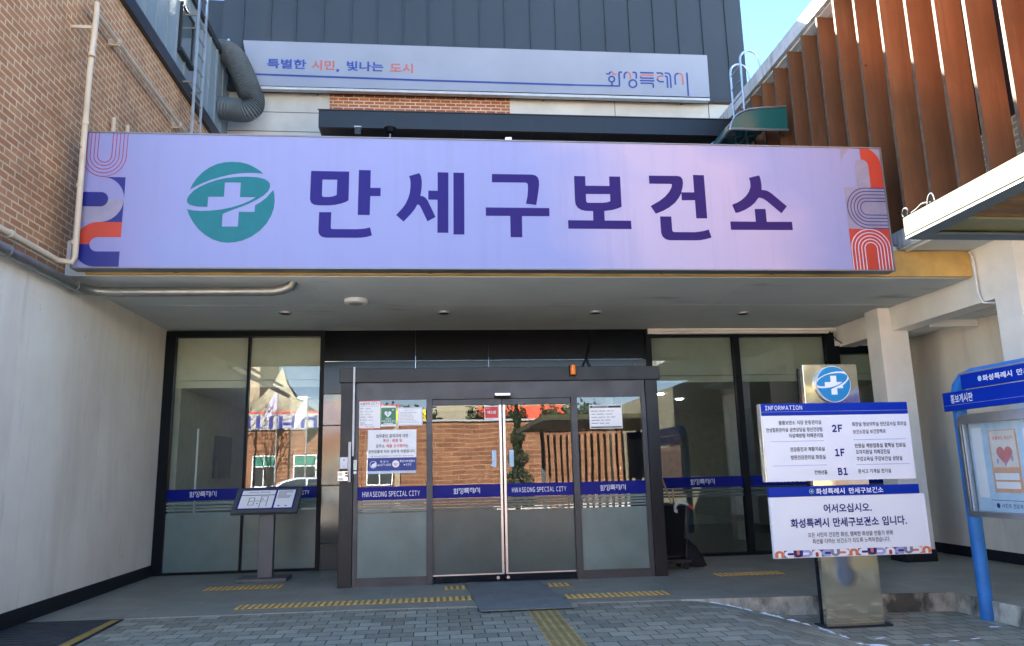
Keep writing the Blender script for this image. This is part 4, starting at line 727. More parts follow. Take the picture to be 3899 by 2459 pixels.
# ceiling fittings
def downl(x, y, lab):
    t_ = thing('downlight', lab, 'ceiling light', (x, y, 3.95), 'round recessed downlights in the porch ceiling')
    MB().lathe((x, y, 3.925), [(.10, 0), (.105, .025)], 22).build('rim', 'alu_dull', t_, True); MB().lathe((x, y, 3.921), [(.075, 0), (.075, .004)], 22).build('lens', 'inner_dark', t_)
for x, y, l in ((-2.29, 11.5, 'flat recessed downlight above the left window pair, leftmost of the row'), (.116, 11.5, 'round recessed downlight in the ceiling just left of the portal sensor'), (2.51, 11.5, 'round recessed downlight in the ceiling near the orange beacon'), (4.98, 11.6, 'flat recessed downlight above the right hand windows, rightmost of the row')): downl(x, y, l)
t_ = thing('ceiling_lamp', 'white round surface lamp on the porch ceiling near the drain pipe bend', 'ceiling light', (-1.14, 10.65, 3.95))
MB().lathe((-1.14, 10.65, 3.89), [(.14, 0), (.165, .012), (.165, .06)], 26).build('housing', 'white_plain', t_, True); MB().lathe((-1.14, 10.65, 3.865), [(.03, 0), (.085, .012), (.10, .026)], 26).build('diffuser', 'alu_dull', t_, True)
t_ = thing('dome_camera', 'small dark dome camera hanging below the upper canopy', 'camera', (.2, 14.3, 8.3))
MB().lathe((-.92, 14.40, 8.26), [(.02, 0), (.09, .03), (.12, .10), (.13, .12)], 18).build('dome', 'plastic_black', t_, True); MB().tube([(-.92, 14.4, 8.26), (-.92, 14.38, 8.17), (-1.5, 14.3, 8.03)], .018, 8).build('arm', 'alu_dull', t_, True)
t_ = thing('canopy_lamp', 'small floodlight bracket under the left end of the upper canopy', 'lamp', (-1.7, 14.4, 8.2))
MB().box(-1.62, -1.5, 14.3, 14.42, 8.20, 8.36).build('body', 'trim_dark', t_); MB().box(-1.63, -1.49, 14.29, 14.43, 8.345, 8.37).box(-1.62, -1.48, 14.2, 14.3, 7.9, 8.02).build('cap', 'alu_dull', t_)
one('white_box', MB().bbox(.90, .985, 9.1, 9.25, 5.2, 5.765, .004), 'white_plain', 'small white box sticking up behind the top edge of the big sign', 'box')
# ================= INFORMATION TOTEM =================
T = thing('information_totem', 'polished metal totem with round blue cross emblem and two white information boards', 'sign', (4.5, 8.05, -.18))
MB().bbox(4.095, 4.735, 8.05, 8.13, -.22, 2.60, .004).build('post', 'stainless', T); MB().bbox(4.03, 4.80, 8.0, 8.22, -.24, -.178, .004).build('base_plate', 'trim_dark', T)
MB().box(4.085, 4.72, 8.135, 8.18, -.2, 2.57).build('back_post', 'black_panel', T)
e = MB().lathe((4.42, 8.015, 2.372), [(.206, 0), (.206, .03)], 40, 'Y').build('emblem_disc', 'alu', T)
m = MB(); m.flat([arc(4.42, 2.372, .197, 0, 353, 50)], plY(8.010)); m.build('white_ground', 'text_white', e); m = MB(); emblem(m, 4.42, 2.372, .195, plY(8.007)); m.build('emblem', 'emblem_blue', e)
yb = 7.90; F_ = plY(yb - .004)
bd = MB().box(3.505, 5.19, yb, yb + .04, 1.322, 2.022).build('information_board', 'white_board', T)
MB().bbox(3.498, 5.185, yb - .008, yb + .05, 2.025, 2.152, .003).build('head_band', 'board_blue', bd); MB().box(3.50, 5.18, yb - .010, yb - .0085, 2.062, 2.065).build('band_line', 'pat_lilac', bd)
m = MB(); text(m, 'INFORMATION', (3.545, 3.965, 2.082, 2.130), plY(yb - .012), .014, gap=.20); m.build('heading', 'text_white', bd)
MB().box(3.49, 3.505, yb - .005, yb + .08, 1.32, 2.15).build('side_edge', 'alu', bd)
for t_, b_ in (('물품보관소 식당 운동관리실', (3.687, 4.17, 1.922, 1.968)), ('만성질환관리실 금연상담실 정신건강팀', (3.54, 4.173, 1.845, 1.892)), ('자살예방팀 치매관리팀', (3.788, 4.175, 1.782, 1.828)), ('건강증진과 재활치료실', (3.79, 4.18, 1.635, 1.682)), ('방문건강관리실 화장실', (3.79, 4.18, 1.549, 1.596)), ('컨벤션홀', (4.04, 4.184, 1.388, 1.433)),
               ('화장실 영상의학실 진단검사실 회의실', (4.522, 5.15, 1.893, 1.94)), ('보건소장실 보건정책과', (4.523, 4.90, 1.812, 1.858)), ('민원실 예방접종실 결핵실 진료실', (4.528, 5.11, 1.66, 1.708)), ('모자지원실 치매검진실', (4.531, 4.92, 1.592, 1.64)), ('구강교육실 구강보건실 상담실', (4.531, 5.055, 1.518, 1.566)), ('문서고 기계실 전기실', (4.534, 4.91, 1.388, 1.434))): m = MB(); text(m, t_, b_, F_, .014); m.build('room_name', 'text_dark', bd)
for t_, b_ in (('2F', (4.285, 4.405, 1.835, 1.916)), ('1F', (4.293, 4.402, 1.575, 1.655)), ('B1', (4.305, 4.413, 1.374, 1.453))): m = MB(); text(m, t_, b_, F_, .045, gap=.16); m.build('floor_number', 'ink_blue', bd)
for a, b, z in ((3.578, 4.182, 1.746), (3.582, 4.187, 1.487), (4.52, 5.128, 1.749), (4.524, 5.135, 1.482)): MB().box(a, b, yb - .003, yb - .001, z - .0022, z + .0022).build('divider', 'pat_lilac', bd)
bd = MB().box(3.512, 5.262, yb, yb + .04, .535, 1.160).build('welcome_board', 'white_board', T)
MB().bbox(3.515, 5.205, yb - .008, yb + .05, 1.163, 1.262, .003).build('head_band', 'board_blue', bd)
m = MB(); text(m, '화성특례시 만세구보건소', (4.03, 4.79, 1.180, 1.242), plY(yb - .012), .024, space=.5); m.build('heading', 'text_white', bd)
m = MB(); m.flat([arc(3.984, 1.213, .028, 0, 345, 20)], plY(yb - .010)); m.build('badge', 'pale_blue', bd); m = MB(); emblem(m, 3.984, 1.213, .026, plY(yb - .012)); m.build('badge_emblem', 'teal', bd)
for t_, b_ in (('어서오십시오.', (4.10, 4.64, .985, 1.078)), ('화성특례시 만세구보건소 입니다.', (3.72, 5.02, .838, .935))): m = MB(); text(m, t_, b_, F_, .027); m.build('greeting', 'ink_blue', bd)
for t_, b_ in (('모든 시민이 건강한 화성, 행복한 화성을 만들기 위해', (3.90, 4.845, .735, .788)), ('최선을 다하는 보건소가 되도록 노력하겠습니다.', (3.942, 4.81, .672, .722))): m = MB(); text(m, t_, b_, F_, .008); m.build('message', 'text_dark', bd)
m = MB(); r = random.Random(11); n = 17; z0, z1 = .541, .612; wq = (5.258 - 3.518) / n
mats = ['pat_orange', 'pat_blue', 'pat_lilac', 'white_board', 'pat_red', 'pat_gray']
for i in range(n):
    a = 3.518 + i * wq; f0 = tile(a, a + wq, z0, z1, yb - .0025); f1 = tile(a, a + wq, z0, z1, yb - .0045); f2 = tile(a, a + wq, z0, z1, yb - .0065)
    c1, c2 = [(3, 0), (1, 3), (0, 1), (3, 2), (4, 3), (1, 2), (3, 5), (0, 3)][i % 8]; k = (i * 5) % 4
    rot = [lambda u, v: (u, v), lambda u, v: (1 - v, u), lambda u, v: (1 - u, 1 - v), lambda u, v: (v, 1 - u)][k]
    m.m(c1).flat([[(0, 0), (1, 0), (1, 1), (0, 1)]], f0)
    m.m(c2).flat([[rot(*q) for q in ([(0, 0)] + arc(.5, .5, .5, 180, 0, 14) + [(1, 0), (.66, 0)] + arc(.5, .5, .16, 0, 180, 8) + [(.34, 0)])]], f1)
m.build('ornament_strip', mats, bd)
# ================= BULLETIN BOARD =================
T = thing('notice_case', 'blue framed outdoor bulletin case with glazed posters standing beside the kerb', 'bulletin board', (5.93, 7, -.2)); X = 5.90; FX = plX(X - .006)
pth = [(5.95, 8.10, -.25), (5.95, 8.10, 2.22), (5.95, 8.06, 2.33), (5.95, 7.96, 2.41), (5.95, 7.80, 2.44), (5.95, 5.4, 2.44), (5.95, 5.24, 2.41), (5.95, 5.14, 2.33), (5.95, 5.10, 2.22), (5.95, 5.10, -.25)]
MB().tube(pth, .072, 20).build('pole', 'pole_blue', T, True); MB().lathe((5.95, 8.1, -.215), [(.17, 0), (.17, .012)], 24).build('footing', 'curb_concrete', T)
tb = MB().bbox(X - .03, X + .03, 5.2, 7.91, 2.285, 2.445, .003).build('top_sign', 'board_blue', T); MB().box(X - .034, X - .031, 5.2, 7.92, 2.448, 2.465).build('top_edge', 'alu_dull', tb)
m = MB(); text(m, '화성특례시 만세구보건소', (-7.56, -6.55, 2.335, 2.40), plX(X - .034), .024, space=.5); m.build('heading', 'text_white', tb)
m = MB(); m.flat([arc(-7.605, 2.37, .03, 0, 345, 18)], plX(X - .033)); m.build('badge', 'pale_blue', tb)
tb = MB().bbox(X - .075, X - .03, 5.1, 8.19, 2.055, 2.265, .003).build('title_band', 'board_blue', T); m = MB(); text(m, '홍보게시판', (-8.05, -7.69, 2.135, 2.235), plX(X - .079), .018); m.build('title', 'text_white', tb)
MB().box(X - .078, X - .0755, 5.1, 8.19, 2.115, 2.118).build('band_line', 'pat_lilac', tb)
cs = MB().box(X + .04, X + .06, 5.2, 8.02, .9, 1.97).box(X - .06, X + .04, 7.985, 8.03, .9, 1.97).box(X - .06, X + .04, 5.2, 7.985, .9, .955).box(X - .06, X + .04, 5.2, 7.985, 1.90, 2.0).box(X - .06, X + .04, 5.2, 5.24, .9, 1.97).build('case', 'alu', T)
MB().box(X + .03, X + .038, 5.24, 7.98, .957, 1.898).build('backing', 'pale_blue', cs); MB().quad((X - .055, 5.24, .957), (X - .055, 7.98, .957), (X - .055, 7.98, 1.898), (X - .055, 5.24, 1.898)).build('glass', 'glass_case', cs)
MB().box(X - .064, X - .052, 7.94, 7.965, .957, 1.898).build('door_stile', 'alu', cs); MB().box(X - .064, X - .052, 6.58, 6.62, .957, 1.898).build('door_stile', 'alu', cs)
xp = X + .026
po = MB().box(xp, xp + .003, 7.28, 7.68, 1.16, 1.81).build('poster', 'poster_orange', cs)
MB().box(xp - .002, xp, 7.30, 7.66, 1.42, 1.80).build('poster_ground', 'poster_cream', po); MB().box(xp - .004, xp - .002, 7.31, 7.65, 1.20, 1.27).box(xp - .004, xp - .002, 7.31, 7.65, 1.29, 1.36).build('text_box', 'paper', po)
m = MB(); k = .115; hz, hy = 1.55, -7.47
m.flat([[(hy + k * .062 * 16 * sin(t) ** 3, hz + k * .062 * (13 * cos(t) - 5 * cos(2 * t) - 2 * cos(3 * t) - cos(4 * t))) for t in [i * 2 * pi / 30 for i in range(30)]]], plX(xp - .004)); text(m, '헌혈하는 당신이', (-7.62, -7.33, 1.705, 1.745), plX(xp - .004), .02); m.build('heart', 'poster_red', po)
m = MB()
for u, v, s_ in ((-7.58, 1.49, .6), (-7.37, 1.52, .7), (-7.47, 1.46, .55)): m.flat([[(u - .02 * s_, v - .05 * s_), (u + .02 * s_, v - .05 * s_), (u + .025 * s_, v + .02 * s_), (u, v + .035 * s_), (u - .025 * s_, v + .02 * s_)]], plX(xp - .006))
m.build('figures', 'pat_lilac', po)
m = MB(); text(m, '시민의 건강과 행복을 지키는 보건소', (-7.62, -6.85, 1.0, 1.045), plX(X + .027), .012); m.flat([arc(-7.67, 1.022, .026, 0, 345, 18)], plX(X + .027)); m.box(X + .027, X + .0285, 5.3, 7.76, 1.075, 1.08); m.build('footer_words', 'line_blue', cs)
MB().box(xp, xp + .003, 6.75, 7.18, 1.16, 1.81).build('poster', 'paper', cs); MB().box(xp - .003, xp - .001, 6.78, 7.15, 1.62, 1.78).box(xp - .003, xp - .001, 6.8, 7.1, 1.3, 1.45).build('poster_print', 'green_sign', cs); MB().box(xp, xp + .003, 6.1, 6.6, 1.16, 1.81).build('poster', 'poster_cream', cs)
MB().box(xp, xp + .003, 7.78, 7.93, 1.1, 1.85).build('poster', 'paper', cs)
# ================= KIOSK =================
T = thing('map_kiosk', 'dark grey standing kiosk with slanted floor-plan panel in front of the left windows', 'information stand', (-2.5, 11.9, 0))
MB().bbox(-2.885, -2.18, 11.69, 12.12, 0, .055, .006).build('base', 'kiosk_gray', T); MB().bbox(-2.615, -2.405, 11.80, 11.92, .055, 1.06, .004).build('post', 'kiosk_gray', T)
A0 = Vector((-3.0, 11.64, .985)); U = Vector((.945, 0, 0)); Vv = Vector((.03, .30, .345)); N = U.cross(Vv).normalized()
kp = lambda u, v, h=0: tuple(A0 + U * u + Vv * v + N * h)
def kbox(mb, u0, u1, v0, v1, h0, h1): return mb.add([kp(u0, v0, h0), kp(u1, v0, h0), kp(u1, v1, h0), kp(u0, v1, h0), kp(u0, v0, h1), kp(u1, v0, h1), kp(u1, v1, h1), kp(u0, v1, h1)], [(0, 1, 2, 3), (4, 5, 6, 7), (0, 1, 5, 4), (1, 2, 6, 5), (2, 3, 7, 6), (3, 0, 4, 7)])
tp = kbox(MB(), 0, 1, 0, 1.0, -.045, 0).build('tray', 'kiosk_gray', T)
kbox(MB(), .06, .93, .14, .94, 0, .004).build('blue_panel', 'ink_blue', tp); mb = MB(); kbox(mb, .09, .60, .72, .90, .004, .006); kbox(mb, .09, .60, .18, .69, .004, .006); kbox(mb, .63, .905, .18, .90, .004, .006); mb.build('plan_sheet', 'paper', tp)
m = MB(); text(m, '화성보건소 점자안내판', (.20, .52, .785, .835), lambda u, v: kp(u, v, .008), .02)
for a, b, c_, d in ((.22, .23, .30, .60), (.30, .31, .30, .60), (.22, .31, .59, .60), (.22, .31, .30, .31), (.40, .41, .20, .66), (.50, .51, .25, .66), (.40, .51, .65, .66), (.31, .40, .46, .47), (.40, .51, .45, .46), (.35, .37, .34, .38), (.42, .44, .52, .56), (.24, .28, .44, .46)): kbox(m, a, b, c_, d, .006, .008)
r = random.Random(2)
for i in range(7):
    v = .84 - i * .045; kbox(m, .65, .65 + .12 + .1 * r.random(), v, v + .015, .006, .008)
m.build('print', 'ink_gray', tp); m = MB(); m.flat([arc(.70, .25, .02, 0, 345, 12)], lambda u, v: kp(u, v, .009)); m.build('dot', 'ink_blue', tp); m = MB(); m.flat([arc(.81, .25, .02, 0, 345, 12)], lambda u, v: kp(u, v, .009)); m.build('dot', 'ink_red', tp)
# ================= MATS AND TACTILE STRIPS =================
mb = MB(); pts = [(.376, 10.84), (1.396, 10.80), (1.50, 8.64), (.47, 8.64)]
mb.prism([(x, y, .004 if y > 10 else .006) for x, y in pts], (0, 0, .010)); one('door_mat', mb, 'mat_rubber', 'grey rubber mat leading up to the sliding doors', 'mat')
def tact(x0, x1, y0, y1, lab, skew=0):
    t_ = thing('tactile_strip', lab, 'tactile paving', ((x0 + x1) / 2, (y0 + y1) / 2, 0), 'yellow ribbed tactile strips on the porch floor')
    MB().prism([(x0 + skew * 0, y0, .002), (x1, y0, .002), (x1, y1, .002), (x0, y1, .002)], (0, 0, .004)).build('tile', 'tactile', t_)
    mb = MB(); x = x0 + .015
    while x < x1 - .03: mb.box(x, x + .038, y0 + .01, y1 - .01, .006, .011); x += .075
    mb.build('ribs', 'tactile_bar', t_)
tact(-2.35, .42, 9.42, 9.72, 'longest yellow ribbed strip on the porch floor, left of the rubber mat'); tact(1.52, 2.81, 9.24, 9.54, 'yellow ribbed strip on the porch floor right of the rubber mat')
tact(.08, .385, 10.31, 10.60, 'short yellow ribbed tile in front of the left sliding door'); tact(1.45, 1.78, 10.22, 10.50, 'short yellow ribbed tile in front of the right sliding door')
tact(-3.17, -2.13, 11.04, 11.36, 'yellow ribbed strip on the floor in front of the map kiosk'); tact(3.88, 4.88, 10.57, 10.86, 'yellow ribbed strip on the floor behind the information totem')
t_ = thing('tactile_path', 'worn yellow tactile paving path running out from the rubber mat across the grey pavers', 'tactile paving', (1.15, 7, 0))
mb = MB(); m2 = MB(); y = 8.62
while y > 1: 
    mb.box(.985, 1.30, y - .295, y, -.011, -.004)
    for i in range(4): m2.box(1.0 + i * .077, 1.042 + i * .077, y - .28, y - .015, -.004, .0)
    y -= .30
mb.build('tiles', 'tactile_path', t_); m2.build('ribs', 'tactile_pathbar', t_)
t_ = thing('drain_mat', 'dark ribbed mat with yellow edge stripe at the foot of the white plaster wall', 'mat', (-4, 8.5, 0))
MB().prism([(-4.48, 9.16, -.008), (-3.43, 9.12, -.008), (-3.30, 6.0, -.008), (-4.48, 6.0, -.008)], (0, 0, .012)).build('rubber', 'mat_dark', t_)
mb = MB()
for i in range(26): mb.box(-4.45, -3.56, 9.05 - i * .12, 9.09 - i * .12, .004, .008)
mb.build('ribs', 'mat_dark', t_); MB().prism([(-3.52, 9.03, .005), (-3.445, 9.03, .005), (-3.32, 6.0, .005), (-3.45, 6.0, .005)], (0, 0, .004)).build('stripe', 'yellow_strip', t_)
# ================= CART, BROOMS =================
T = thing('cleaning_cart', 'black wheeled litter cart standing against the right post of the entrance portal', 'cart', (3.6, 11.55, 0))
mb = MB(); mb.add([(3.30, 11.42, .20), (3.66, 11.42, .20), (3.74, 11.40, .93), (3.30, 11.40, .93), (3.30, 11.78, .20), (3.66, 11.78, .20), (3.74, 11.80, .93), (3.30, 11.80, .93)], [(0, 1, 2, 3), (4, 5, 6, 7), (0, 1, 5, 4), (1, 2, 6, 5), (2, 3, 7, 6), (3, 0, 4, 7)]); mb.build('bin', 'plastic_black', T)
MB().tube([(3.70, 11.40, .10), (3.765, 11.38, .95), (3.3, 11.38, .95)], .012, 8).tube([(3.70, 11.82, .10), (3.765, 11.82, .95), (3.3, 11.82, .95)], .012, 8).build('frame', 'trim_dark', T, True)
MB().bbox(3.28, 3.78, 11.38, 11.84, .09, .15, .008).build('deck', 'trim_dark', T)
for y in (11.42, 11.80): MB().lathe((3.70, y - .015, .045), [(.045, 0), (.045, .03)], 16, 'Y').build('wheel', 'tyre', T)
mb = MB()
for i in range(20): mb.box(3.655 + .0035 * i, 3.675 + .0035 * i, 11.39, 11.40, .24 + i * .032, .255 + i * .032)
mb.build('louvres', 'frame_dark', T)
T = thing('broom', 'bamboo-handled broom leaning on the dark post behind the litter cart', 'broom', (3.6, 11.7, 0)); MB().tube([(3.44, 11.85, 1.60), (3.64, 11.6, .8), (3.70, 11.56, .6)], .014, 8).build('handle', 'bamboo', T, True)
mb = MB(); r = random.Random(8)
for i in range(45):
    a = r.random(); mb.tube([(3.72 + .02 * r.random(), 11.87, .50), (3.76 + .10 * a, 11.88, .28), (3.80 + .22 * a, 11.86 + .06 * r.random(), .01)], .004, 4)
T2 = thing('straw_broom', 'straw broom standing with its wooden stick upright behind the litter cart', 'broom', (3.75, 11.87, 0)); mb.build('bristles', 'straw', T2); MB().tube([(3.70, 11.87, 1.16), (3.73, 11.87, .48)], .014, 8).build('handle', 'bamboo', T2, True)
T = thing('dustpan', 'two black rounded dustpans leaning by the foot of the litter cart', 'dustpan', (3.9, 11.6, 0))
mb = MB(); mb.prism([(3.76, 11.62, .02), (4.02, 11.56, .01), (3.99, 11.58, .14), (3.92, 11.62, .26), (3.80, 11.66, .36), (3.74, 11.68, .36)], (0, .03, 0)); mb.build('pan', 'plastic_black', T); MB().prism([(3.80, 11.70, .02), (4.10, 11.66, .01), (4.06, 11.68, .14), (3.97, 11.72, .30), (3.84, 11.76, .42), (3.78, 11.77, .42)], (0, .03, 0)).build('pan', 'plastic_black', T)
mb = MB().tube(smooth_path([(3.56, 11.37, .86), (3.57, 11.36, .93), (3.63, 11.37, .975), (3.72, 11.38, .965), (3.78, 11.38, .93)], 5), [.016, .018, .02, .022, .024, .026, .026, .028, .028, .028, .028, .028, .026, .026, .024, .024, .022, .02, .018, .016, .014], 10)
for k in range(4): mb.tube([(3.555 + .012 * k, 11.36, .88), (3.552 + .012 * k, 11.352, .84 - .006 * k)], .0075, 6)
T = thing('work_glove', 'off-white work glove with red cuff draped over the litter cart rim', 'glove', (3.66, 11.37, .95)); mb.build('hand', 'glove', T, True); MB().tube([(3.775, 11.38, .933), (3.81, 11.38, .90), (3.84, 11.385, .875)], [.016, .02, .022], 10).build('cuff', 'red_sign', T, True)
# ================= PAVILION (sunlit edge) =================
T = thing('pavilion', 'pale yellow framed pavilion roof with brown timber ceiling in front of the fins', 'pavilion', (4.9, 1.5, 0))
xa, xb, ya, yb_, z0, z1 = 2.54, 6.6, -2.6, 3.705, 2.70, 2.808
MB().bbox(xa, xa + .05, ya, yb_, z0, z1, .005).build('edge_beam', 'pavilion_paint', T)
for p in ((xa + .05, xb, yb_ - .05, yb_), (xa + .05, xb, ya, ya + .05), (xb, xb + .05, ya, yb_)): MB().bbox(*p, z0, z1, .005).build('edge_beam', 'pavilion_paint', T)
MB().box(xa + .002, xa + .105, ya, yb_ - .002, z0 - .013, z0 - .001).build('bottom_flange', 'pavilion_steel', T); MB().box(xa + .105, xb, yb_ - .10, yb_ - .002, z0 - .013, z0 - .001).build('bottom_flange', 'pavilion_steel', T)
mb = MB()
for i in range(56): mb.box(xa + .06, xb - .01, ya + .07 + i * .11, ya + .135 + i * .11, z0 + .025, z0 + .05)
mb.build('ceiling_slat', 'pavilion_wood', T); MB().box(xa + .06, xb - .01, yb_ - .27, yb_ - .06, z0 + .015, z0 + .08).build('inner_beam', 'olive', T)
MB().box(xa + .05, xb + .01, ya + .04, yb_ - .04, z1 - .025, z1 - .003).build('roof_deck', 'trim_dark', T)
for x, y in ((3.3, -2.3), (6.4, -2.3), (6.4, 3.2)): MB().bbox(x, x + .11, y, y + .11, -.01, z0).build('post', 'pavilion_steel', T)
mb = MB()
for i in range(15): mb.box(3.5 + i * .2, 3.56 + i * .2, -2.28, -2.16, .15, 2.6)
mb.build('screen_slat', 'pavilion_wood', T)
mb = MB().tube([(2.545 + .0, 3.68 + .026 * cos(t), 2.832 + .024 * sin(t)) for t in [i * pi / 7 for i in range(-2, 10)]], .0045, 6)
mb.tube(smooth_path([(2.55, 3.67, 2.812), (2.555, 3.60, 2.822), (2.55, 3.54, 2.832), (2.555, 3.48, 2.818)], 4), .005, 6).tube(smooth_path([(2.55, 3.50, 2.812), (2.55, 3.49, 2.845), (2.552, 3.47, 2.862), (2.555, 3.455, 2.85), (2.55, 3.44, 2.812)], 4), .005, 6)
one('tie_wire', mb, 'inner_dark', 'loops of pale wire tied on the corner of the pavilion roof', 'wire', smooth=True)
# ================= ACROSS THE YARD (seen in the glass) =================
T = thing('brick_annex', 'sunlit single-storey brick annex reflected in the entrance glass', 'building', (-6, -13, 0))
MB().box(-34, 8.3, -19, -12, -.1, 3.72).build('brick_wall', 'brick_far', T); MB().box(-34.1, 8.3, -19, -11.93, 3.72, 3.80).build('coping', 'banner_white', T)
mb = MB(); x = -33
while x < 2: mb.box(x, x + .22, -12, -11.93, 0, 3.72); x += 3.9
mb.build('pilaster', 'far_beige', T); x = -32.2
while x < -1.5:
    f = MB().box(x - .05, x, -12, -11.95, 1.0, 2.5).box(x + 1, x + 1.05, -12, -11.95, 1.0, 2.5).box(x, x + 1, -12, -11.95, 2.45, 2.5).box(x, x + 1, -12, -11.95, 1.0, 1.05).box(x + .48, x + .52, -12, -11.95, 1.05, 2.45).box(x, x + 1, -12, -11.95, 1.95, 1.99).build('window', 'white_plain', T)
    MB().box(x, x + 1, -12, -11.98, 1.05, 2.45).build('pane', 'car_glass', f); MB().box(x + .02, x + .98, -11.975, -11.965, 2.0, 2.44).build('curtain', 'green_curtain', f); x += 1.95
for i, (x, y, s_) in enumerate([(-18.5, -24, 1.0), (-14.2, -24, 1.0), (-10.0, -24, 1.15), (-5.5, -25, 1.0), (1.5, -24, 1.0), (6, -24, 1.1)]):
    T = thing('market_tent', ['far left', 'second', 'third', 'fourth', 'fifth', 'last'][i] + ' white peaked tent behind the reflected brick annex', 'tent', (x, y, 0), 'white peaked tents across the yard')
    h = 5.0 * s_; mb = MB(); mb.box(x - 2, x + 2, y - 2, y + 2, h - .9, h); mb.build('valance', 'tent_white', T); n = 4; pr = [(2.0, 0), (1.1, .55), (.45, 1.35), (.12, 2.1), (.0, 2.35)]
    vs = []; fs = []
    for (w_, z) in pr: vs += [(x - w_, y - w_, h + z * s_), (x + w_, y - w_, h + z * s_), (x + w_, y + w_, h + z * s_), (x - w_, y + w_, h + z * s_)]
    for k in range(4):
        for j in range(4): fs.append((k * 4 + j, k * 4 + (j + 1) % 4, k * 4 + 4 + (j + 1) % 4, k * 4 + 4 + j))
    MB().add(vs, fs).build('roof', 'tent_white', T); mb = MB()
    for a in (-1, 1):
        for b in (-1, 1): mb.tube([(x + 1.95 * a, y + 1.95 * b, 0), (x + 1.95 * a, y + 1.95 * b, h)], .05, 8)
    mb.build('pole', 'alu', T)
T = thing('street_banner', 'white banner with red top edge and blue block strokes above the brick annex', 'banner', (-8, -20.5, 4)); MB().box(-16, -2, -20.6, -20.5, 4.0, 5.3).build('sheet', 'banner_white', T); MB().box(-16, -2, -20.49, -20.48, 5.2, 5.3).build('red_edge', 'red_sign', T)
mb = MB()
for i in range(9):
    x = -14.6 + i * 1.3; mb.box(x, x + .2, -20.49, -20.47, 4.2, 5.05); mb.box(x + .25, x + .8, -20.49, -20.47, 4.2 + .3 * (i % 3), 4.36 + .3 * (i % 3)); mb.box(x + .75, x + .95, -20.49, -20.47, 4.2, 5.05)
mb.build('strokes', 'ink_blue', T)
T = thing('far_block', 'beige multi-storey block far behind the white tents', 'building', (-14, -42, 0)); MB().box(-26, -15.5, -50, -42, 0, 13).build('wall', 'far_beige', T)
mb = MB()
for i in range(4):
    for j in range(4): mb.box(-25 + i * 2.4, -23.6 + i * 2.4, -42, -41.95, 1.5 + j * 3, 3 + j * 3)
mb.build('window', 'car_glass', T); MB().box(-20, -16.5, -44, -43, 13, 15).build('roof_sign', 'banner_white', T)
T = thing('red_roof_shed', 'low shed with bright red roof beyond the brick annex', 'building', (5, -20, 0)); MB().box(2.6, 7, -24, -20, 0, 4.0).build('wall', 'far_beige', T); MB().prism([(2.3, -19.8, 4.0), (2.3, -24.2, 4.0), (2.3, -22, 5.2)], (5, 0, 0)).build('roof', 'red_roof', T)
T = thing('yellow_banner', 'bright yellow banner board hanging across the yard', 'banner', (-1, -16, 4)); MB().box(-4.4, -.6, -19.6, -19.5, 3.9, 4.9).build('sheet', 'yellow_sign', T)
mb = MB()
for i in range(5): x = -4.1 + i * .7; mb.box(x, x + .1, -19.49, -19.47, 4.1, 4.7); mb.box(x, x + .45, -19.49, -19.47, 4.6, 4.7); mb.box(x + .35, x + .45, -19.49, -19.47, 4.1, 4.7)
mb.build('strokes', 'ink_black', T)
# conifer
def leafcrown(mb, pts, n, size, rnd):
    for i in range(n):
        c = pts(rnd); a = Vector((rnd.gauss(0, 1), rnd.gauss(0, 1), rnd.gauss(0, 1))).normalized(); b = a.orthogonal().normalized(); s_ = size * (.6 + .8 * rnd.random()); c = Vector(c)
        mb.add([c - b * s_ * .4, c + a * s_ - b * .0, c + b * s_ * .4, c - a * s_ * .3], [(0, 1, 2, 3)])
T = thing('conifer', 'narrow dark conifer reflected in the right sliding door', 'tree', (2.95, -6, 0)); r = random.Random(4); mb = MB()
def cone(rn): h = rn.random() ** 1.2; rad = (1 - h) ** .8 * .72 * (.75 + .3 * sin(h * 30)) * sqrt(rn.random()); a = rn.random() * 2 * pi; return (2.95 + rad * cos(a), -6 + rad * sin(a), .25 + h * 3.65)
leafcrown(mb, cone, 6500, .065, r); mb.build('crown', 'leaf_dark', T); MB().tube([(2.95, -6, -.02), (2.95, -6, 3.6)], [.09, .02], 8).build('trunk', 'bark', T)
for i, (x, y) in enumerate(((-1.6, -20.5), (3.4, -21), (7.5, -20.5))):
    T = thing('evergreen_tree', ['first', 'middle', 'last'][i] + ' dark evergreen behind the reflected brick annex', 'tree', (x, y, 0), 'evergreens behind the annex'); mb = MB(); r = random.Random(20 + i)
    def ball(rn): a = rn.random() * 2 * pi; b = rn.gauss(0, .45); q = 1.7 * rn.random() ** .4; return (x + q * cos(a), y + q * .8 * sin(a), 4.3 + b * q * .6)
    leafcrown(mb, ball, 1500, .18, r); mb.build('crown', 'leaf_dark', T); MB().tube([(x, y, 0), (x, y, 4.4)], [.16, .07], 8).build('trunk', 'bark', T)
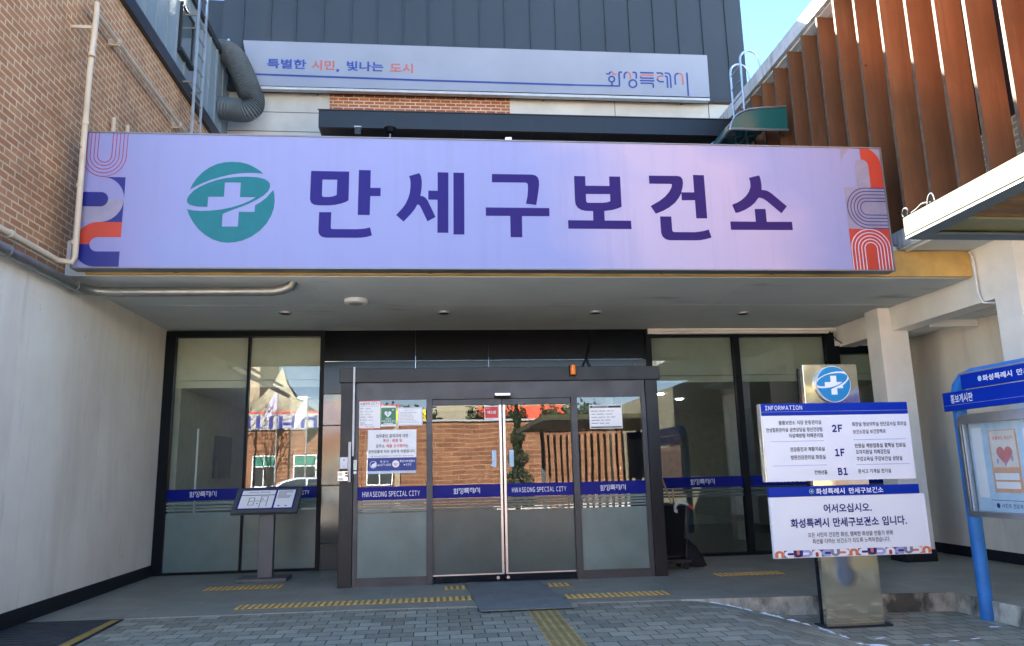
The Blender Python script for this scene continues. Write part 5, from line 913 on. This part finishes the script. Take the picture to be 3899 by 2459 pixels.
# bare tree
T = thing('bare_tree', 'leafless tree with fine twigs standing at the edge of the yard', 'tree', (-9.5, -9, 0)); mb = MB(); r = random.Random(6)
def branch(p, d, l, rad, k):
    q = p + d * l; mb.tube([p, p + d * l * .5 + Vector((r.gauss(0, .04), r.gauss(0, .04), .02)), q], [rad, rad * .8, rad * .6], 5, False)
    if k:
        for i in range(3): branch(q, (d + Vector((r.gauss(0, .5), r.gauss(0, .5), r.gauss(.1, .3)))).normalized(), l * .72, rad * .58, k - 1)
branch(Vector((-9.5, -9, 0)), Vector((0, 0, 1)), 2.0, .12, 5); mb.build('trunk', 'bark', T)
for i, x in enumerate((-9.2, -7.6, -6.2)):
    T = thing('flagpole', ['left', 'middle', 'right'][i] + ' flagpole with limp white flag across the yard', 'flagpole', (x, -11, 0), 'flagpoles in front of the annex'); MB().tube([(x, -11.2, 0), (x, -11.2, 6.2 - .3 * i)], [.05, .03], 10).build('pole', 'galv', T, True)
    mb = MB(); zt = 6.0 - .3 * i; mb.add([(x, -11.2, zt), (x - .25, -11.15, zt - .5), (x - .55, -11.25, zt - 1.0), (x - .6, -11.2, zt - 1.7), (x - .25, -11.15, zt - 1.3), (x, -11.2, zt - 1.0)], [(0, 1, 4, 5), (1, 2, 3, 4)]); mb.build('flag', 'pat_white', T)
# car
T = thing('parked_car', 'blue-grey car parked by the annex, reflected in the left window', 'car', (-5.2, -4.6, 0))
prof = [(-2.15, .35), (-2.2, .62), (-2.05, .82), (-1.2, .93), (-.62, 1.32), (-.1, 1.44), (.7, 1.43), (1.35, 1.25), (1.75, 1.0), (2.1, .93), (2.18, .6), (2.12, .35)]
def carx(x, z): t = max(0, (z - .9) / .55); return .86 - .22 * t
mb = MB(); cxx, cyy = -5.2, -4.6; L1 = [(cxx + p[0], cyy - carx(*p), p[1]) for p in prof]; L2 = [(cxx + p[0], cyy + carx(*p), p[1]) for p in prof]; n = len(prof)
t0 = tessellate_polygon([[Vector((p[0], p[1], 0)) for p in prof]]); mb.add(L1 + L2, [tuple(t) for t in t0] + [tuple(n + i for i in t) for t in t0] + [(i, (i + 1) % n, n + (i + 1) % n, n + i) for i in range(n)]); mb.build('body', 'car_paint', T)
mb = MB()
for sg in (-1, 1):
    for W4 in ([(-1.02, .96), (-.58, 1.26), (-.12, 1.37), (.25, 1.38), (.25, .96)], [(.32, .96), (.32, 1.38), (.72, 1.36), (1.25, 1.2), (1.5, .98)]): mb.add([(cxx + a, cyy + sg * (carx(a, b) + .012), b) for a, b in W4], [tuple(range(5))])
mb.add([(cxx - 1.13, cyy - .74, .96), (cxx - 1.13, cyy + .74, .96), (cxx - .68, cyy + .66, 1.30), (cxx - .68, cyy - .66, 1.30)], [(0, 1, 2, 3)]); mb.build('windows', 'car_glass', T)
for a in (-1.35, 1.35):
    for sg in (-1, 1): MB().lathe((cxx + a, cyy + sg * .80 - .1, .32), [(.20, -.01), (.32, 0), (.32, .2), (.20, .21)], 24, 'Y').build('wheel', 'tyre', T, True)
for sg in (-1, 1): MB().bbox(cxx - 2.2, cxx - 2.1, cyy + sg * .6 - .16, cyy + sg * .6 + .16, .62, .76, .02).build('headlight', 'alu', T)
for ob in list(bpy.data.objects):
    if '_o' in ob: del ob['_o']
